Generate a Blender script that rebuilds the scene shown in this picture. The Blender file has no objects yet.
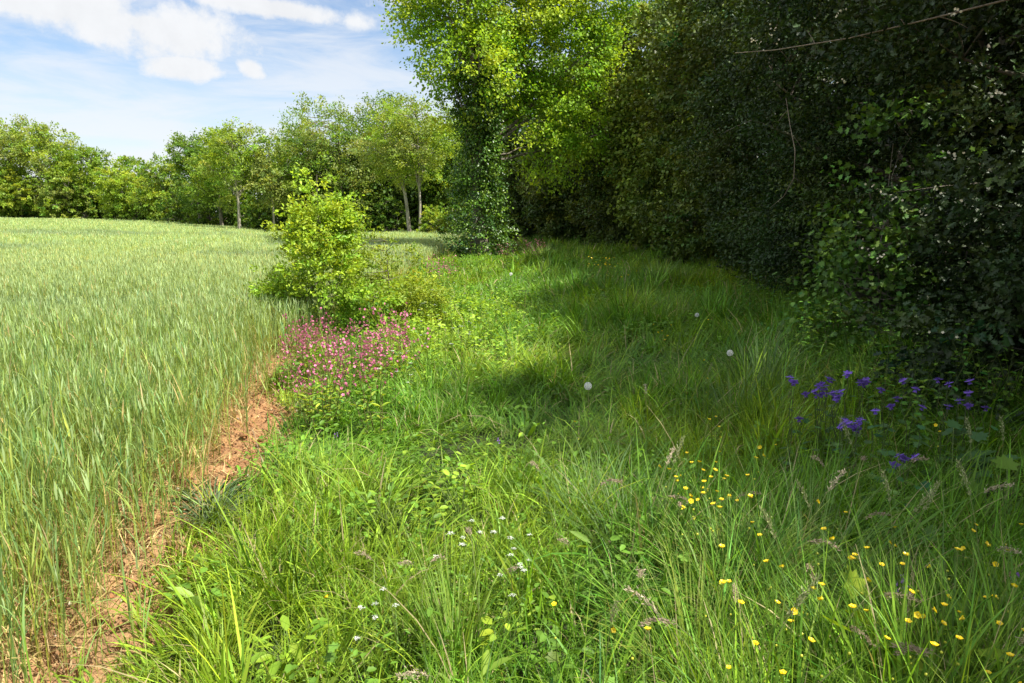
import bpy, math
import numpy as np
from mathutils import Vector

# ------------------------------------------------------------------ camera, sky, sun, exposure
scn = bpy.context.scene
col = scn.collection
CAM_Z, PITCH, FPX = 1.65, 10.7, 683.0
SUN_EL, SUN_AZ = 57.0, 117.0            # azimuth clockwise from +Y (the way the camera looks)

cam_d = bpy.data.cameras.new("camera")
cam = bpy.data.objects.new("camera", cam_d)
col.objects.link(cam)
cam.location = (0, 0, CAM_Z)
cam.rotation_euler = (math.radians(90 - PITCH), 0, 0)
cam_d.sensor_width = 36.0
cam_d.lens = 36.0 * FPX / 1024.0
cam_d.clip_start, cam_d.clip_end = 0.05, 3000
scn.camera = cam

vs = scn.view_settings
vs.view_transform = 'Standard'
vs.look = 'None'
vs.exposure = 1.0
vs.gamma = 1
vs.use_curve_mapping = False

cy = scn.cycles
cy.max_bounces = 7
cy.diffuse_bounces = 3
cy.glossy_bounces = 2
cy.transmission_bounces = 4
cy.transparent_max_bounces = 8
cy.caustics_reflective = False
cy.caustics_refractive = False
cy.use_denoising = True
cy.sample_clamp_indirect = 4


class NT:
    """tiny helper for node trees"""
    def __init__(self, tree):
        self.t = tree
        self.t.nodes.clear()

    def n(self, kind, **kw):
        nd = self.t.nodes.new(kind)
        for k, v in kw.items():
            setattr(nd, k, v)
        return nd

    def set(self, nd, name, v):
        if hasattr(v, 'is_output') or isinstance(v, bpy.types.NodeSocket):
            self.t.links.new(v, nd.inputs[name])
        else:
            nd.inputs[name].default_value = v

    def math(self, op, a, b=None, c=None, clamp=False):
        nd = self.n('ShaderNodeMath', operation=op, use_clamp=clamp)
        for i, v in enumerate((a, b, c)):
            if v is not None:
                self.set(nd, i, v)
        return nd.outputs[0]

    def mix(self, f, a, b, typ='RGBA', blend='MIX'):
        nd = self.n('ShaderNodeMix', data_type=typ)
        if typ == 'RGBA':
            nd.blend_type = blend
            self.set(nd, 0, f); self.set(nd, 6, a); self.set(nd, 7, b)
            return nd.outputs[2]
        self.set(nd, 0, f); self.set(nd, 2, a); self.set(nd, 3, b)
        return nd.outputs[0]

    def ramp(self, v, lo, hi, smooth=True):
        nd = self.n('ShaderNodeMapRange')
        nd.interpolation_type = 'SMOOTHSTEP' if smooth else 'LINEAR'
        self.set(nd, 'Value', v)
        nd.inputs['From Min'].default_value = lo
        nd.inputs['From Max'].default_value = hi
        return nd.outputs[0]

    def noise(self, vec, scale, detail=4, rough=0.55, dist=0.0):
        nd = self.n('ShaderNodeTexNoise')
        if vec is not None:
            self.set(nd, 'Vector', vec)
        nd.inputs['Scale'].default_value = scale
        nd.inputs['Detail'].default_value = detail
        nd.inputs['Roughness'].default_value = rough
        nd.inputs['Distortion'].default_value = dist
        return nd.outputs[0]


def pix_dir(px, py):
    """world direction of a pixel (az, el in radians)"""
    p = math.radians(PITCH)
    x, y, z = (px - 512) / FPX, 1.0, (341.5 - py) / FPX
    yy = y * math.cos(p) + z * math.sin(p)
    zz = -y * math.sin(p) + z * math.cos(p)
    l = math.sqrt(x * x + yy * yy + zz * zz)
    return x / l, yy / l, zz / l


def pix_azel(px, py):
    x, y, z = pix_dir(px, py)
    return math.atan2(x, y), math.asin(z)


world = bpy.data.worlds.new("World")
scn.world = world
world.use_nodes = True
W = NT(world.node_tree)
w_out = W.n('ShaderNodeOutputWorld')
sky = W.n('ShaderNodeTexSky', sky_type='NISHITA')
sky.sun_disc = False
sky.sun_elevation = math.radians(SUN_EL)
sky.sun_rotation = math.radians(SUN_AZ)
sky.air_density = 1.0
sky.dust_density = 0.7
sky.ozone_density = 3.2
bg_sky = W.n('ShaderNodeBackground')
W.set(bg_sky, 'Color', sky.outputs[0])
bg_sky.inputs['Strength'].default_value = 0.088
bg_cl = W.n('ShaderNodeBackground')
tc = W.n('ShaderNodeTexCoord')
sep = W.n('ShaderNodeSeparateXYZ')
W.set(sep, 0, tc.outputs['Generated'])
az = W.math('ARCTAN2', sep.outputs[0], sep.outputs[1])
el = W.math('ARCSINE', sep.outputs[2])
# a flat cloud deck seen in perspective: dir / (z + k)
zz = W.math('ADD', W.math('MAXIMUM', sep.outputs[2], 0.0), 0.12)
cmb = W.n('ShaderNodeCombineXYZ')
W.set(cmb, 0, W.math('DIVIDE', sep.outputs[0], zz))
W.set(cmb, 1, W.math('DIVIDE', sep.outputs[1], zz))
deck = cmb.outputs[0]
cmb2 = W.n('ShaderNodeCombineXYZ')
W.set(cmb2, 0, az); W.set(cmb2, 1, el)
ae = cmb2.outputs[0]
edge = W.noise(ae, 9.0, 8, 0.62)
edge2 = W.noise(ae, 28.0, 5, 0.6)
wob = W.math('ADD', W.math('MULTIPLY', W.math('SUBTRACT', edge, 0.5), 2.6),
             W.math('MULTIPLY', W.math('SUBTRACT', edge2, 0.5), 1.3))
cum = None
# (px, py, half width px, half height px, tilt)
for (px_, py_, hw, hh, tilt) in ((55, 2, 160, 28, .12), (145, 24, 84, 16, .20), (187, 69, 34, 10, .0), (251, 71, 15, 11, .35),
                                 (270, 8, 90, 10, .1), (420, -8, 46, 16, 0), (340, -60, 160, 30, 0), (20, -70, 190, 34, 0), (650, -120, 260, 60, 0)):
    a0, e0 = pix_azel(px_, py_)
    u = W.math('DIVIDE', W.math('SUBTRACT', az, a0), hw / FPX)
    v0 = W.math('DIVIDE', W.math('SUBTRACT', el, e0), hh / FPX)
    v = W.math('ADD', v0, W.math('MULTIPLY', u, tilt * hw / hh * 0.8))
    d = W.math('SQRT', W.math('ADD', W.math('MULTIPLY', u, u), W.math('MULTIPLY', v, v)))
    m = W.ramp(W.math('ADD', d, W.math('MULTIPLY', wob, 0.95)), 1.30, 0.50)
    cum = m if cum is None else W.math('MAXIMUM', cum, m)
# high thin streaks and a milky lower sky
mp = W.n('ShaderNodeMapping')
W.set(mp, 0, ae)
mp.inputs['Rotation'].default_value = (0, 0, math.radians(12))
mp.inputs['Scale'].default_value = (1.6, 8.0, 1)
st = W.noise(mp.outputs[0], 2.6, 8, 0.62, 0.5)
low = W.ramp(el, 0.5, 0.0, False)
streak = W.math('MULTIPLY', W.ramp(W.math('ADD', st, W.math('MULTIPLY', low, 0.16)), 0.43, 0.74), 0.66)
milky = W.math('MULTIPLY', W.ramp(el, 0.25, -0.02), 0.70)
gen = W.ramp(W.noise(deck, 0.75, 7, 0.6, 0.3), 0.40, 0.56)
gen = W.math('MULTIPLY', gen, W.ramp(el, 0.30, 0.50))  # clouds out of view overhead, widened for extra ambient fill
thin = W.math('SUBTRACT', 1.0, W.math('MULTIPLY', W.math('SUBTRACT', 1.0, streak), W.math('SUBTRACT', 1.0, milky)))
cov = W.math('MAXIMUM', W.math('MAXIMUM', thin, gen), cum, clamp=True)
shade = W.noise(ae, 14.0, 5, 0.6)
ccol = W.mix(W.math('MULTIPLY', W.ramp(shade, 0.35, 0.7), cum), (0.95, 0.97, 1.0, 1), (0.88, 0.90, 0.93, 1))
W.set(bg_cl, 'Color', ccol)
# unseen clouds overhead brightened as added fill light for the shaded grass
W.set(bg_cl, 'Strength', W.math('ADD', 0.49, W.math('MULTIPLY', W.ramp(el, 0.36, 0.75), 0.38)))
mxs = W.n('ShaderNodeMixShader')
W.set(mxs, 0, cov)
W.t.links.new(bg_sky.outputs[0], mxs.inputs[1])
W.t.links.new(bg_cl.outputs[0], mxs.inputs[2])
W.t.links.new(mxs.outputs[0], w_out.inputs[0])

sun_d = bpy.data.lights.new("sun", 'SUN')
sun_d.energy = 5.0
sun_d.angle = math.radians(0.53)
sun_d.color = (1.0, 0.95, 0.86)
sun = bpy.data.objects.new("sun", sun_d)
col.objects.link(sun)
e_, a_ = math.radians(SUN_EL), math.radians(SUN_AZ)
to_sun = Vector((math.cos(e_) * math.sin(a_), math.cos(e_) * math.cos(a_), math.sin(e_)))
sun.rotation_euler = to_sun.to_track_quat('Z', 'Y').to_euler()

# ------------------------------------------------------------------ helpers: noise, terrain, meshes
def _hash(ix, iy, iz, s):
    h = (ix.astype(np.int64) * 374761393 + iy.astype(np.int64) * 668265263 + iz.astype(np.int64) * 2147483647 + s * 1274126177) & 0xFFFFFFFF
    h = ((h ^ (h >> 13)) * 1274126177) & 0xFFFFFFFF
    h = (h ^ (h >> 16)) & 0xFFFFFF
    return h / float(0xFFFFFF)


def vnoise(x, y, z=0.0, s=0):
    """value noise in 0..1"""
    x = np.asarray(x, float); y = np.asarray(y, float) + 0 * x; z = np.asarray(z, float) + 0 * x
    ix, iy, iz = np.floor(x), np.floor(y), np.floor(z)
    fx, fy, fz = x - ix, y - iy, z - iz
    fx, fy, fz = (f * f * (3 - 2 * f) for f in (fx, fy, fz))
    r = 0
    for a in (0, 1):
        for b in (0, 1):
            for c in (0, 1):
                w = (fx if a else 1 - fx) * (fy if b else 1 - fy) * (fz if c else 1 - fz)
                r = r + w * _hash(ix + a, iy + b, iz + c, s)
    return r


def fbm(x, y, z=0.0, s=0, o=3):
    r, a, t = 0, 1.0, 0
    for i in range(o):
        r = r + a * vnoise(np.asarray(x) * 2 ** i, np.asarray(y) * 2 ** i, np.asarray(z) * 2 ** i, s + i)
        t += a; a *= .5
    return r / t


def sstep(x, a, b):
    t = np.clip((np.asarray(x, float) - a) / (b - a), 0, 1)
    return t * t * (3 - 2 * t)


def edge_x(y):
    """x of the wheat edge along the margin"""
    return np.interp(y, [-5, 0, 2.2, 4.2, 5.6, 6.6, 14, 22, 27, 34, 44, 60], [-1.40, -1.42, -1.54, -1.84, -2.16, -2.40, -2.7, -2.75, -3.0, -3.1, -3.2, -2.5])


def grass_x(y):
    """x where the margin grass starts (the soil strip lies between the two)"""
    return np.interp(y, [-5, 0, 2.2, 4.2, 5.5, 6.2, 8.5, 14, 22, 60], [-1.3, -1.34, -1.47, -1.65, -1.78, -2.25, -2.62, -2.72, -2.8, -2.8])


def hedge_x(y):
    return np.interp(y, [-5, 0, 3.6, 6, 9, 13, 17, 22, 28, 34, 40], [3.3, 3.3, 3.3, 3.55, 3.9, 4.5, 4.8, 4.9, 4.3, 3.4, 2.2])


def far_y(a):
    """distance at which the field ends for direction a = -x / y"""
    return np.interp(a, [-1, 0.0, .1, .2, .33, .42, .52, .62, .75, 1.2], [50, 50, 52, 54, 55, 68, 82, 88, 92, 100])


def ground_z(x, y):
    x = np.asarray(x, float); y = np.asarray(y, float)
    a = -x / np.maximum(y, 1.0)
    far = np.interp(a, [-.2, 0.0, .12, .33, .45, .55, .75, 1.2], [0, -.1, -.35, -.45, -.05, .2, .45, .6])
    z = far * sstep(y, 14, 52)
    fld = sstep(-x, 3, 6)
    z = z + fld * (fbm(x * .07 + 5, y * .07, s=3) - .5) * .55 * sstep(y, 6, 20) * (1 - sstep(y, 40, 60))
    z = z - .22 * np.exp(-(((x + 6.2) / 1.4) ** 2 + ((y - 8.7) / .7) ** 2))
    z = z + (vnoise(x * 1.3, y * 1.3, s=7) - .5) * .05
    # a low bank under the hedge
    z = z + .22 * sstep(x - hedge_x(y), -.8, .8)
    return z


def gz(x, y):
    return float(ground_z(np.array([x]), np.array([y]))[0])


def at_px(px, py, zoff=0.0):
    """point where a pixel's ray meets the ground raised by zoff"""
    dx, dy, dz = pix_dir(px, py)
    z = 0.0
    for _ in range(12):
        t = (z + zoff - CAM_Z) / dz
        z = gz(dx * t, dy * t)
    return dx * t, dy * t, z


class Acc:
    """collects vertices, quads and triangles with a colour per vertex"""
    def __init__(self):
        self.v, self.c, self.q, self.t, self.n = [], [], [], [], 0

    def add(self, v, c, q=None, t=None):
        v = np.asarray(v, np.float32).reshape(-1, 3)
        c = np.asarray(c, np.float32)
        if c.ndim == 1:
            c = np.broadcast_to(c, (len(v), 3))
        self.v.append(v); self.c.append(c.reshape(-1, 3))
        if q is not None and len(q):
            self.q.append(np.asarray(q, np.int64).reshape(-1, 4) + self.n)
        if t is not None and len(t):
            self.t.append(np.asarray(t, np.int64).reshape(-1, 3) + self.n)
        self.n += len(v)

    def mesh(self, name):
        me = bpy.data.meshes.new(name)
        v = np.concatenate(self.v); c = np.concatenate(self.c)
        q = np.concatenate(self.q) if self.q else np.zeros((0, 4), np.int64)
        t = np.concatenate(self.t) if self.t else np.zeros((0, 3), np.int64)
        me.vertices.add(len(v)); me.vertices.foreach_set('co', v.ravel())
        nl = len(q) * 4 + len(t) * 3
        me.loops.add(nl)
        me.loops.foreach_set('vertex_index', np.concatenate([q.ravel(), t.ravel()]).astype(np.int32))
        me.polygons.add(len(q) + len(t))
        ls = np.concatenate([np.arange(len(q)) * 4, len(q) * 4 + np.arange(len(t)) * 3]).astype(np.int32)
        me.polygons.foreach_set('loop_start', ls)
        me.update(calc_edges=True)
        at = me.attributes.new('col', 'FLOAT_COLOR', 'POINT')
        cc = np.ones((len(v), 4), np.float32); cc[:, :3] = np.clip(c, 0, 1)
        at.data.foreach_set('color', cc.ravel())
        return me

    def obj(self, name, mat, parent=None, loc=None):
        if self.n == 0:
            return None
        me = self.mesh(name)
        me.materials.append(mat)
        o = bpy.data.objects.new(name, me)
        col.objects.link(o)
        if parent is not None:
            o.parent = parent
        if loc is not None:
            o.location = loc
        return o


def tag(o, label=None, cat=None, group=None, kind=None):
    if label: o['label'] = label
    if cat: o['category'] = cat
    if group: o['group'] = group
    if kind: o['kind'] = kind
    return o


def empty(name, loc, rz=0.0, label=None, cat=None, group=None):
    o = bpy.data.objects.new(name, None)
    o.empty_display_size = .1
    o.location = loc; o.rotation_euler = (0, 0, rz)
    col.objects.link(o)
    return tag(o, label, cat, group)


KIDS = {}
def kid(parent, o):
    if o is not None:
        KIDS.setdefault(parent.name, []).append(o)
    return o


def copy_thing(root, loc, rz, scale, label=None, group=None, tilt=(0, 0)):
    """a thing and each of its parts and sub-parts, copied; mesh data shared"""
    def rec(o, parent):
        c = o.copy(); col.objects.link(c)
        if parent is not None:
            c.parent = parent
        for ch in KIDS.get(o.name, []):
            rec(ch, c)
        return c
    r = rec(root, None)
    r.location = loc; r.rotation_euler = (tilt[0], tilt[1], rz); r.scale = (scale,) * 3
    if label: r['label'] = label
    if group: r['group'] = group
    return r


def unit(v):
    return v / np.maximum(np.linalg.norm(v, axis=-1, keepdims=True), 1e-9)


def frames(a, n):
    """axis a, rough normal n -> rotation matrices with columns axis, side, normal"""
    a = unit(a); s = unit(np.cross(n, a)); n = np.cross(a, s)
    return np.stack([a, s, n], axis=-1)


LEAF_DIAMOND = (np.array([[0, 0, 0], [.45, .5, .06], [1, 0, -.05], [.45, -.5, .06]]), [[0, 1, 2, 3]])
LEAF_OVAL = (np.array([[0, 0, 0], [.25, .40, .08], [.68, .40, .07], [1, 0, -.08], [.68, -.40, .07], [.25, -.40, .08]]),
             [[0, 3, 2, 1], [0, 5, 4, 3]])
LEAF_LONG = (np.array([[0, 0, 0], [.3, .22, .05], [.65, .2, .03], [1, 0, -.12], [.65, -.2, .03], [.3, -.22, .05]]),
             [[0, 3, 2, 1], [0, 5, 4, 3]])
_h = [(0, 0, 0), (.5, 0, -.03), (1, 0, -.02)]
_hs = [(.10, .16, .05), (.20, .46, .22), (.36, .22, .06), (.52, .52, .24), (.68, .22, .06), (.82, .34, .18)]
LEAF_HOLLY = (np.array(_h + [(a, b, c) for a, b, c in _hs] + [(a, -b, c) for a, b, c in _hs]),
              [[0, 3 + 2, 3 + 1, 3 + 0], [0, 1, 3 + 3, 3 + 2], [1, 2, 3 + 4, 3 + 3], [2, 3 + 5, 3 + 4, 2],
               [0, 9 + 0, 9 + 1, 9 + 2], [0, 9 + 2, 9 + 3, 1], [1, 9 + 3, 9 + 4, 2], [2, 9 + 4, 9 + 5, 2]])
# broad lobed leaf (maple, bramble, hogweed)
_lb = [(0, .10), (-.05, .42), (.22, .34), (.38, .62), (.52, .30), (.78, .30), (.72, .12), (1.0, 0)]
LEAF_LOBED = (np.array([(0, 0, 0), (.5, 0, -.03)] + [(a, b, .10 * b) for a, b in _lb] + [(a, -b, .10 * b) for a, b in _lb[:-1]]),
              [[0, 4, 3, 2], [0, 1, 5, 4], [1, 7, 6, 5], [1, 9, 8, 7],
               [0, 10, 11, 12], [0, 12, 13, 1], [1, 13, 14, 15], [1, 15, 16, 9]])


def scatter(acc, tmpl, P, R, L, Wd, C, vary=None):
    """copies of a template leaf: L length, Wd width"""
    tv, tf = tmpl
    N, k = len(P), len(tv)
    L = np.broadcast_to(L, (N,)); Wd = np.broadcast_to(Wd, (N,))
    loc = tv[None] * np.stack([L, Wd, L], -1)[:, None, :]
    V = np.einsum('nij,nkj->nki', R, loc) + P[:, None, :]
    qs = [f for f in tf if len(set(f)) == 4]
    ts = [list(dict.fromkeys(f)) for f in tf if len(set(f)) == 3]
    off = (np.arange(N) * k)[:, None, None]
    q = (np.array(qs)[None] + off).reshape(-1, 4) if qs else None
    t = (np.array(ts)[None] + off).reshape(-1, 3) if ts else None
    C = np.asarray(C, float)
    Cv = np.repeat(C[:, None, :], k, 1) if C.ndim == 2 else np.broadcast_to(C, (N, k, 3))
    acc.add(V.reshape(-1, 3), Cv.reshape(-1, 3), q, t)


def tube(acc, pts, rad, c, sides=6, cap=True):
    pts = np.asarray(pts, float); n = len(pts)
    rad = np.broadcast_to(np.asarray(rad, float), (n,))
    T = np.gradient(pts, axis=0); T = unit(T)
    ref = np.array([0, 0, 1.0]) if abs(T[0][2]) < .9 else np.array([1.0, 0, 0])
    S = unit(np.cross(T, ref)); B = np.cross(T, S)
    an = np.linspace(0, 2 * math.pi, sides, endpoint=False)
    ring = S[:, None] * np.cos(an)[None, :, None] + B[:, None] * np.sin(an)[None, :, None]
    V = pts[:, None] + ring * rad[:, None, None]
    i = np.arange(n - 1)[:, None] * sides; j = np.arange(sides)[None]
    j2 = (j + 1) % sides
    q = np.stack([i + j, i + j2, i + sides + j2, i + sides + j], -1).reshape(-1, 4)
    acc.add(V.reshape(-1, 3), c, q)


def cvary(rng, base, n, amt=.22, yel=.25):
    """natural differences of leaf colour: value and yellowness"""
    base = np.asarray(base, float)
    v = np.exp(rng.normal(0, amt, n))[:, None]
    y = rng.normal(0, yel, n)[:, None]
    c = base[None] * v
    c = c * np.concatenate([1 + .9 * y, 1 + .15 * y, 1 - .5 * y], 1)
    return np.clip(c, .002, .95)


# ------------------------------------------------------------------ materials
def leaf_mat(name, trans=.4, rough=.5, spec=.3, tint=(1.25, 1.15, .45), back=1.0):
    m = bpy.data.materials.new(name); m.use_nodes = True
    N = NT(m.node_tree)
    o = N.n('ShaderNodeOutputMaterial')
    a = N.n('ShaderNodeAttribute', attribute_name='col')
    p = N.n('ShaderNodeBsdfPrincipled')
    N.set(p, 'Base Color', a.outputs['Color'])
    p.inputs['Roughness'].default_value = rough
    p.inputs['Specular IOR Level'].default_value = spec
    tr = N.n('ShaderNodeBsdfTranslucent')
    N.set(tr, 'Color', N.mix(1.0, a.outputs['Color'], (*tint, 1), blend='MULTIPLY'))
    mx = N.n('ShaderNodeMixShader')
    mx.inputs[0].default_value = trans
    N.t.links.new(p.outputs[0], mx.inputs[1]); N.t.links.new(tr.outputs[0], mx.inputs[2])
    N.t.links.new(mx.outputs[0], o.inputs[0])
    return m


def bark_mat(name, c1, c2, scale=6.0, moss=0.0):
    m = bpy.data.materials.new(name); m.use_nodes = True
    N = NT(m.node_tree)
    o = N.n('ShaderNodeOutputMaterial')
    p = N.n('ShaderNodeBsdfPrincipled')
    tc = N.n('ShaderNodeTexCoord')
    mp = N.n('ShaderNodeMapping'); N.set(mp, 0, tc.outputs['Object'])
    mp.inputs['Scale'].default_value = (1, 1, .25)
    f = N.noise(mp.outputs[0], scale, 6, .65)
    c = N.mix(N.ramp(f, .35, .68), (*c1, 1), (*c2, 1))
    if moss:
        g = N.noise(tc.outputs['Object'], scale * .25, 4, .6)
        c = N.mix(N.math('MULTIPLY', N.ramp(g, .5, .6), moss), c, (.05, .075, .02, 1))
    N.set(p, 'Base Color', c)
    p.inputs['Roughness'].default_value = .9
    b = N.n('ShaderNodeBump'); b.inputs['Strength'].default_value = .7; b.inputs['Distance'].default_value = .02
    N.set(b, 'Height', f); N.set(p, 'Normal', b.outputs[0])
    N.t.links.new(p.outputs[0], o.inputs[0])
    return m


M_LEAF = leaf_mat('broad_leaf', .46, .5, .3)
M_LEAF_IVY = leaf_mat('ivy_leaf', .25, .38, .4)
M_HOLLY = leaf_mat('holly_leaf', .10, .46, .26)
M_HEDGE = leaf_mat('hedge_leaf', .22, .5, .3)
M_GRASS = leaf_mat('grass_blade', .42, .5, .3, tint=(1.15, 1.12, .4))
M_WHEAT = leaf_mat('wheat_blade', .38, .48, .35, tint=(1.2, 1.1, .5))
M_PETAL = leaf_mat('petal', .35, .55, .2, tint=(1.05, 1.0, 1.0))
M_BUTTER = leaf_mat('buttercup_petal', .2, .25, .5, tint=(1.05, 1.0, .8))
M_BARK = bark_mat('bark', (.085, .070, .050), (.22, .19, .145), 5, .5)
M_BARK_PALE = bark_mat('pale_bark', (.20, .17, .13), (.42, .38, .31), 4, .25)
M_TWIG = bark_mat('dry_twig', (.12, .095, .065), (.25, .21, .15), 20)


def soil_mat():
    m = bpy.data.materials.new('soil'); m.use_nodes = True
    N = NT(m.node_tree)
    o = N.n('ShaderNodeOutputMaterial'); p = N.n('ShaderNodeBsdfPrincipled')
    a = N.n('ShaderNodeAttribute', attribute_name='col')
    tc = N.n('ShaderNodeTexCoord')
    f = N.noise(tc.outputs['Object'], 9, 10, .7)
    g = N.noise(tc.outputs['Object'], 70, 6, .7)
    mul = N.math('ADD', N.math('MULTIPLY', f, .9), N.math('MULTIPLY', g, .75))
    c = N.mix(1.0, a.outputs['Color'], N.mix(N.ramp(mul, .5, 1.15), (.42, .38, .34, 1), (1.30, 1.28, 1.24, 1)), blend='MULTIPLY')
    N.set(p, 'Base Color', c); p.inputs['Roughness'].default_value = .95
    b = N.n('ShaderNodeBump'); b.inputs['Strength'].default_value = .9; b.inputs['Distance'].default_value = .02
    N.set(b, 'Height', mul); N.set(p, 'Normal', b.outputs[0])
    N.t.links.new(p.outputs[0], o.inputs[0])
    return m


M_SOIL = soil_mat()
# ------------------------------------------------------------------ ground: one sheet to the horizon
def spaced(segs):
    out = []
    for a, b, st in segs:
        out.append(np.arange(a, b, st))
    return np.unique(np.round(np.concatenate(out), 4))


def build_ground():
    xs = spaced([(-900, -100, 60), (-100, -30, 3.0), (-30, -8, .8), (-8, -3, .25), (-3, -1.1, .028), (-1.1, 6, .2), (6, 20, 1), (20, 100, 10), (100, 901, 80)])
    ys = spaced([(-60, -4, 6), (-4, 1.4, .5), (1.4, 7.2, .028), (7.2, 30, .3), (30, 110, 1.5), (110, 1200, 60)])
    X, Y = np.meshgrid(xs, ys)
    x, y = X.ravel(), Y.ravel()
    z = ground_z(x, y)
    strip = sstep(x, edge_x(y) - 1.4, edge_x(y) - .2) * (1 - sstep(x, grass_x(y), grass_x(y) + .25))
    rough = fbm(x * 7, y * 7, s=11, o=3) - .5
    fine = fbm(x * 24, y * 24, s=15, o=2) - .5
    z = z + strip * (rough * .12 + np.abs(fine) * .08 - .035)
    fieldm = 1 - sstep(x, grass_x(y) - .05, grass_x(y) + .22)
    soil = np.array([.36, .195, .085])
    pale = np.array([.47, .30, .15])
    turf = np.array([.045, .055, .020])
    k = sstep(fbm(x * 3, y * 3, s=21), .45, .68)[:, None]
    so = soil * (1 - k) + (soil * .5 + pale * .5) * k
    c = turf * (1 - fieldm[:, None]) + so * fieldm[:, None]
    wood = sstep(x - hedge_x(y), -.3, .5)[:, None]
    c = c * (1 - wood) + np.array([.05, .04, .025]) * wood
    beyond = (sstep(y - far_y(-x / np.maximum(y, 1)), -3, 0) * (y > 5))[:, None]
    c = c * (1 - beyond) + np.array([.05, .065, .022]) * beyond
    away = sstep(y, 7.5, 9.5)[:, None] * (1 - wood) * (1 - beyond) * fieldm[:, None]
    c = c * (1 - away) + np.array([.13, .14, .05]) * away
    ny, nx = X.shape
    i = (np.arange(ny - 1)[:, None] * nx + np.arange(nx - 1)[None]).ravel()
    a = Acc(); a.add(np.stack([x, y, z], -1), c, np.stack([i, i + 1, i + nx + 1, i + nx], -1))
    o = a.obj('ground', M_SOIL)
    tag(o, kind='structure')
    o['label'] = 'ground with a bare orange brown soil strip between the wheat and the grass'


build_ground()


# ------------------------------------------------------------------ blades
def blades(acc, rng, x, y, z0, h, w, lean, bend, c, nseg=4, az=None, base_c=None, base_f=.25, fold=0.0, taper=1.0):
    """ribbons: h length, lean start angle from vertical, bend extra angle towards the tip"""
    N = len(x)
    az = rng.uniform(0, 2 * math.pi, N) if az is None else az
    t = np.linspace(0, 1, nseg + 1)
    ang = lean[:, None] + bend[:, None] * t[None] ** 1.6
    ds = (h / nseg)[:, None]
    hr = np.concatenate([np.zeros((N, 1)), np.cumsum(np.sin(ang[:, 1:]) * ds, 1)], 1)
    hz = np.concatenate([np.zeros((N, 1)), np.cumsum(np.cos(ang[:, 1:]) * ds, 1)], 1)
    ca, sa = np.cos(az), np.sin(az)
    tw = rng.uniform(-1.2, 1.2, N)
    px_ = x[:, None] + ca[:, None] * hr; py_ = y[:, None] + sa[:, None] * hr; pz = z0[:, None] + hz
    wt = (np.minimum(1, .55 + 1.6 * t) * (1 - t ** 2.2) ** taper)[None] * w[:, None] * .5
    wt[:, -1] = w * .03
    saz = az[:, None] + math.pi / 2 + tw[:, None] * t[None]
    sx, sy = np.cos(saz) * wt, np.sin(saz) * wt
    Lv = np.stack([px_ - sx, py_ - sy, pz], -1); Rv = np.stack([px_ + sx, py_ + sy, pz], -1)
    V = np.stack([Lv, Rv], 2).reshape(N, -1, 3)
    k = 2 * (nseg + 1)
    s = np.arange(nseg) * 2
    q = np.stack([s, s + 1, s + 3, s + 2], -1)
    Q = (q[None] + (np.arange(N) * k)[:, None, None]).reshape(-1, 4)
    C = np.repeat(c[:, None, :], nseg + 1, 1)
    if base_c is not None:
        f = np.clip(1 - t / base_f, 0, 1)[None, :, None]
        C = C * (1 - f) + np.asarray(base_c)[None, None] * f
    C = np.repeat(C, 2, 1).reshape(N, k, 3)
    acc.add(V.reshape(-1, 3), C.reshape(-1, 3), Q)
    return px_[:, -1], py_[:, -1], pz[:, -1]


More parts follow.
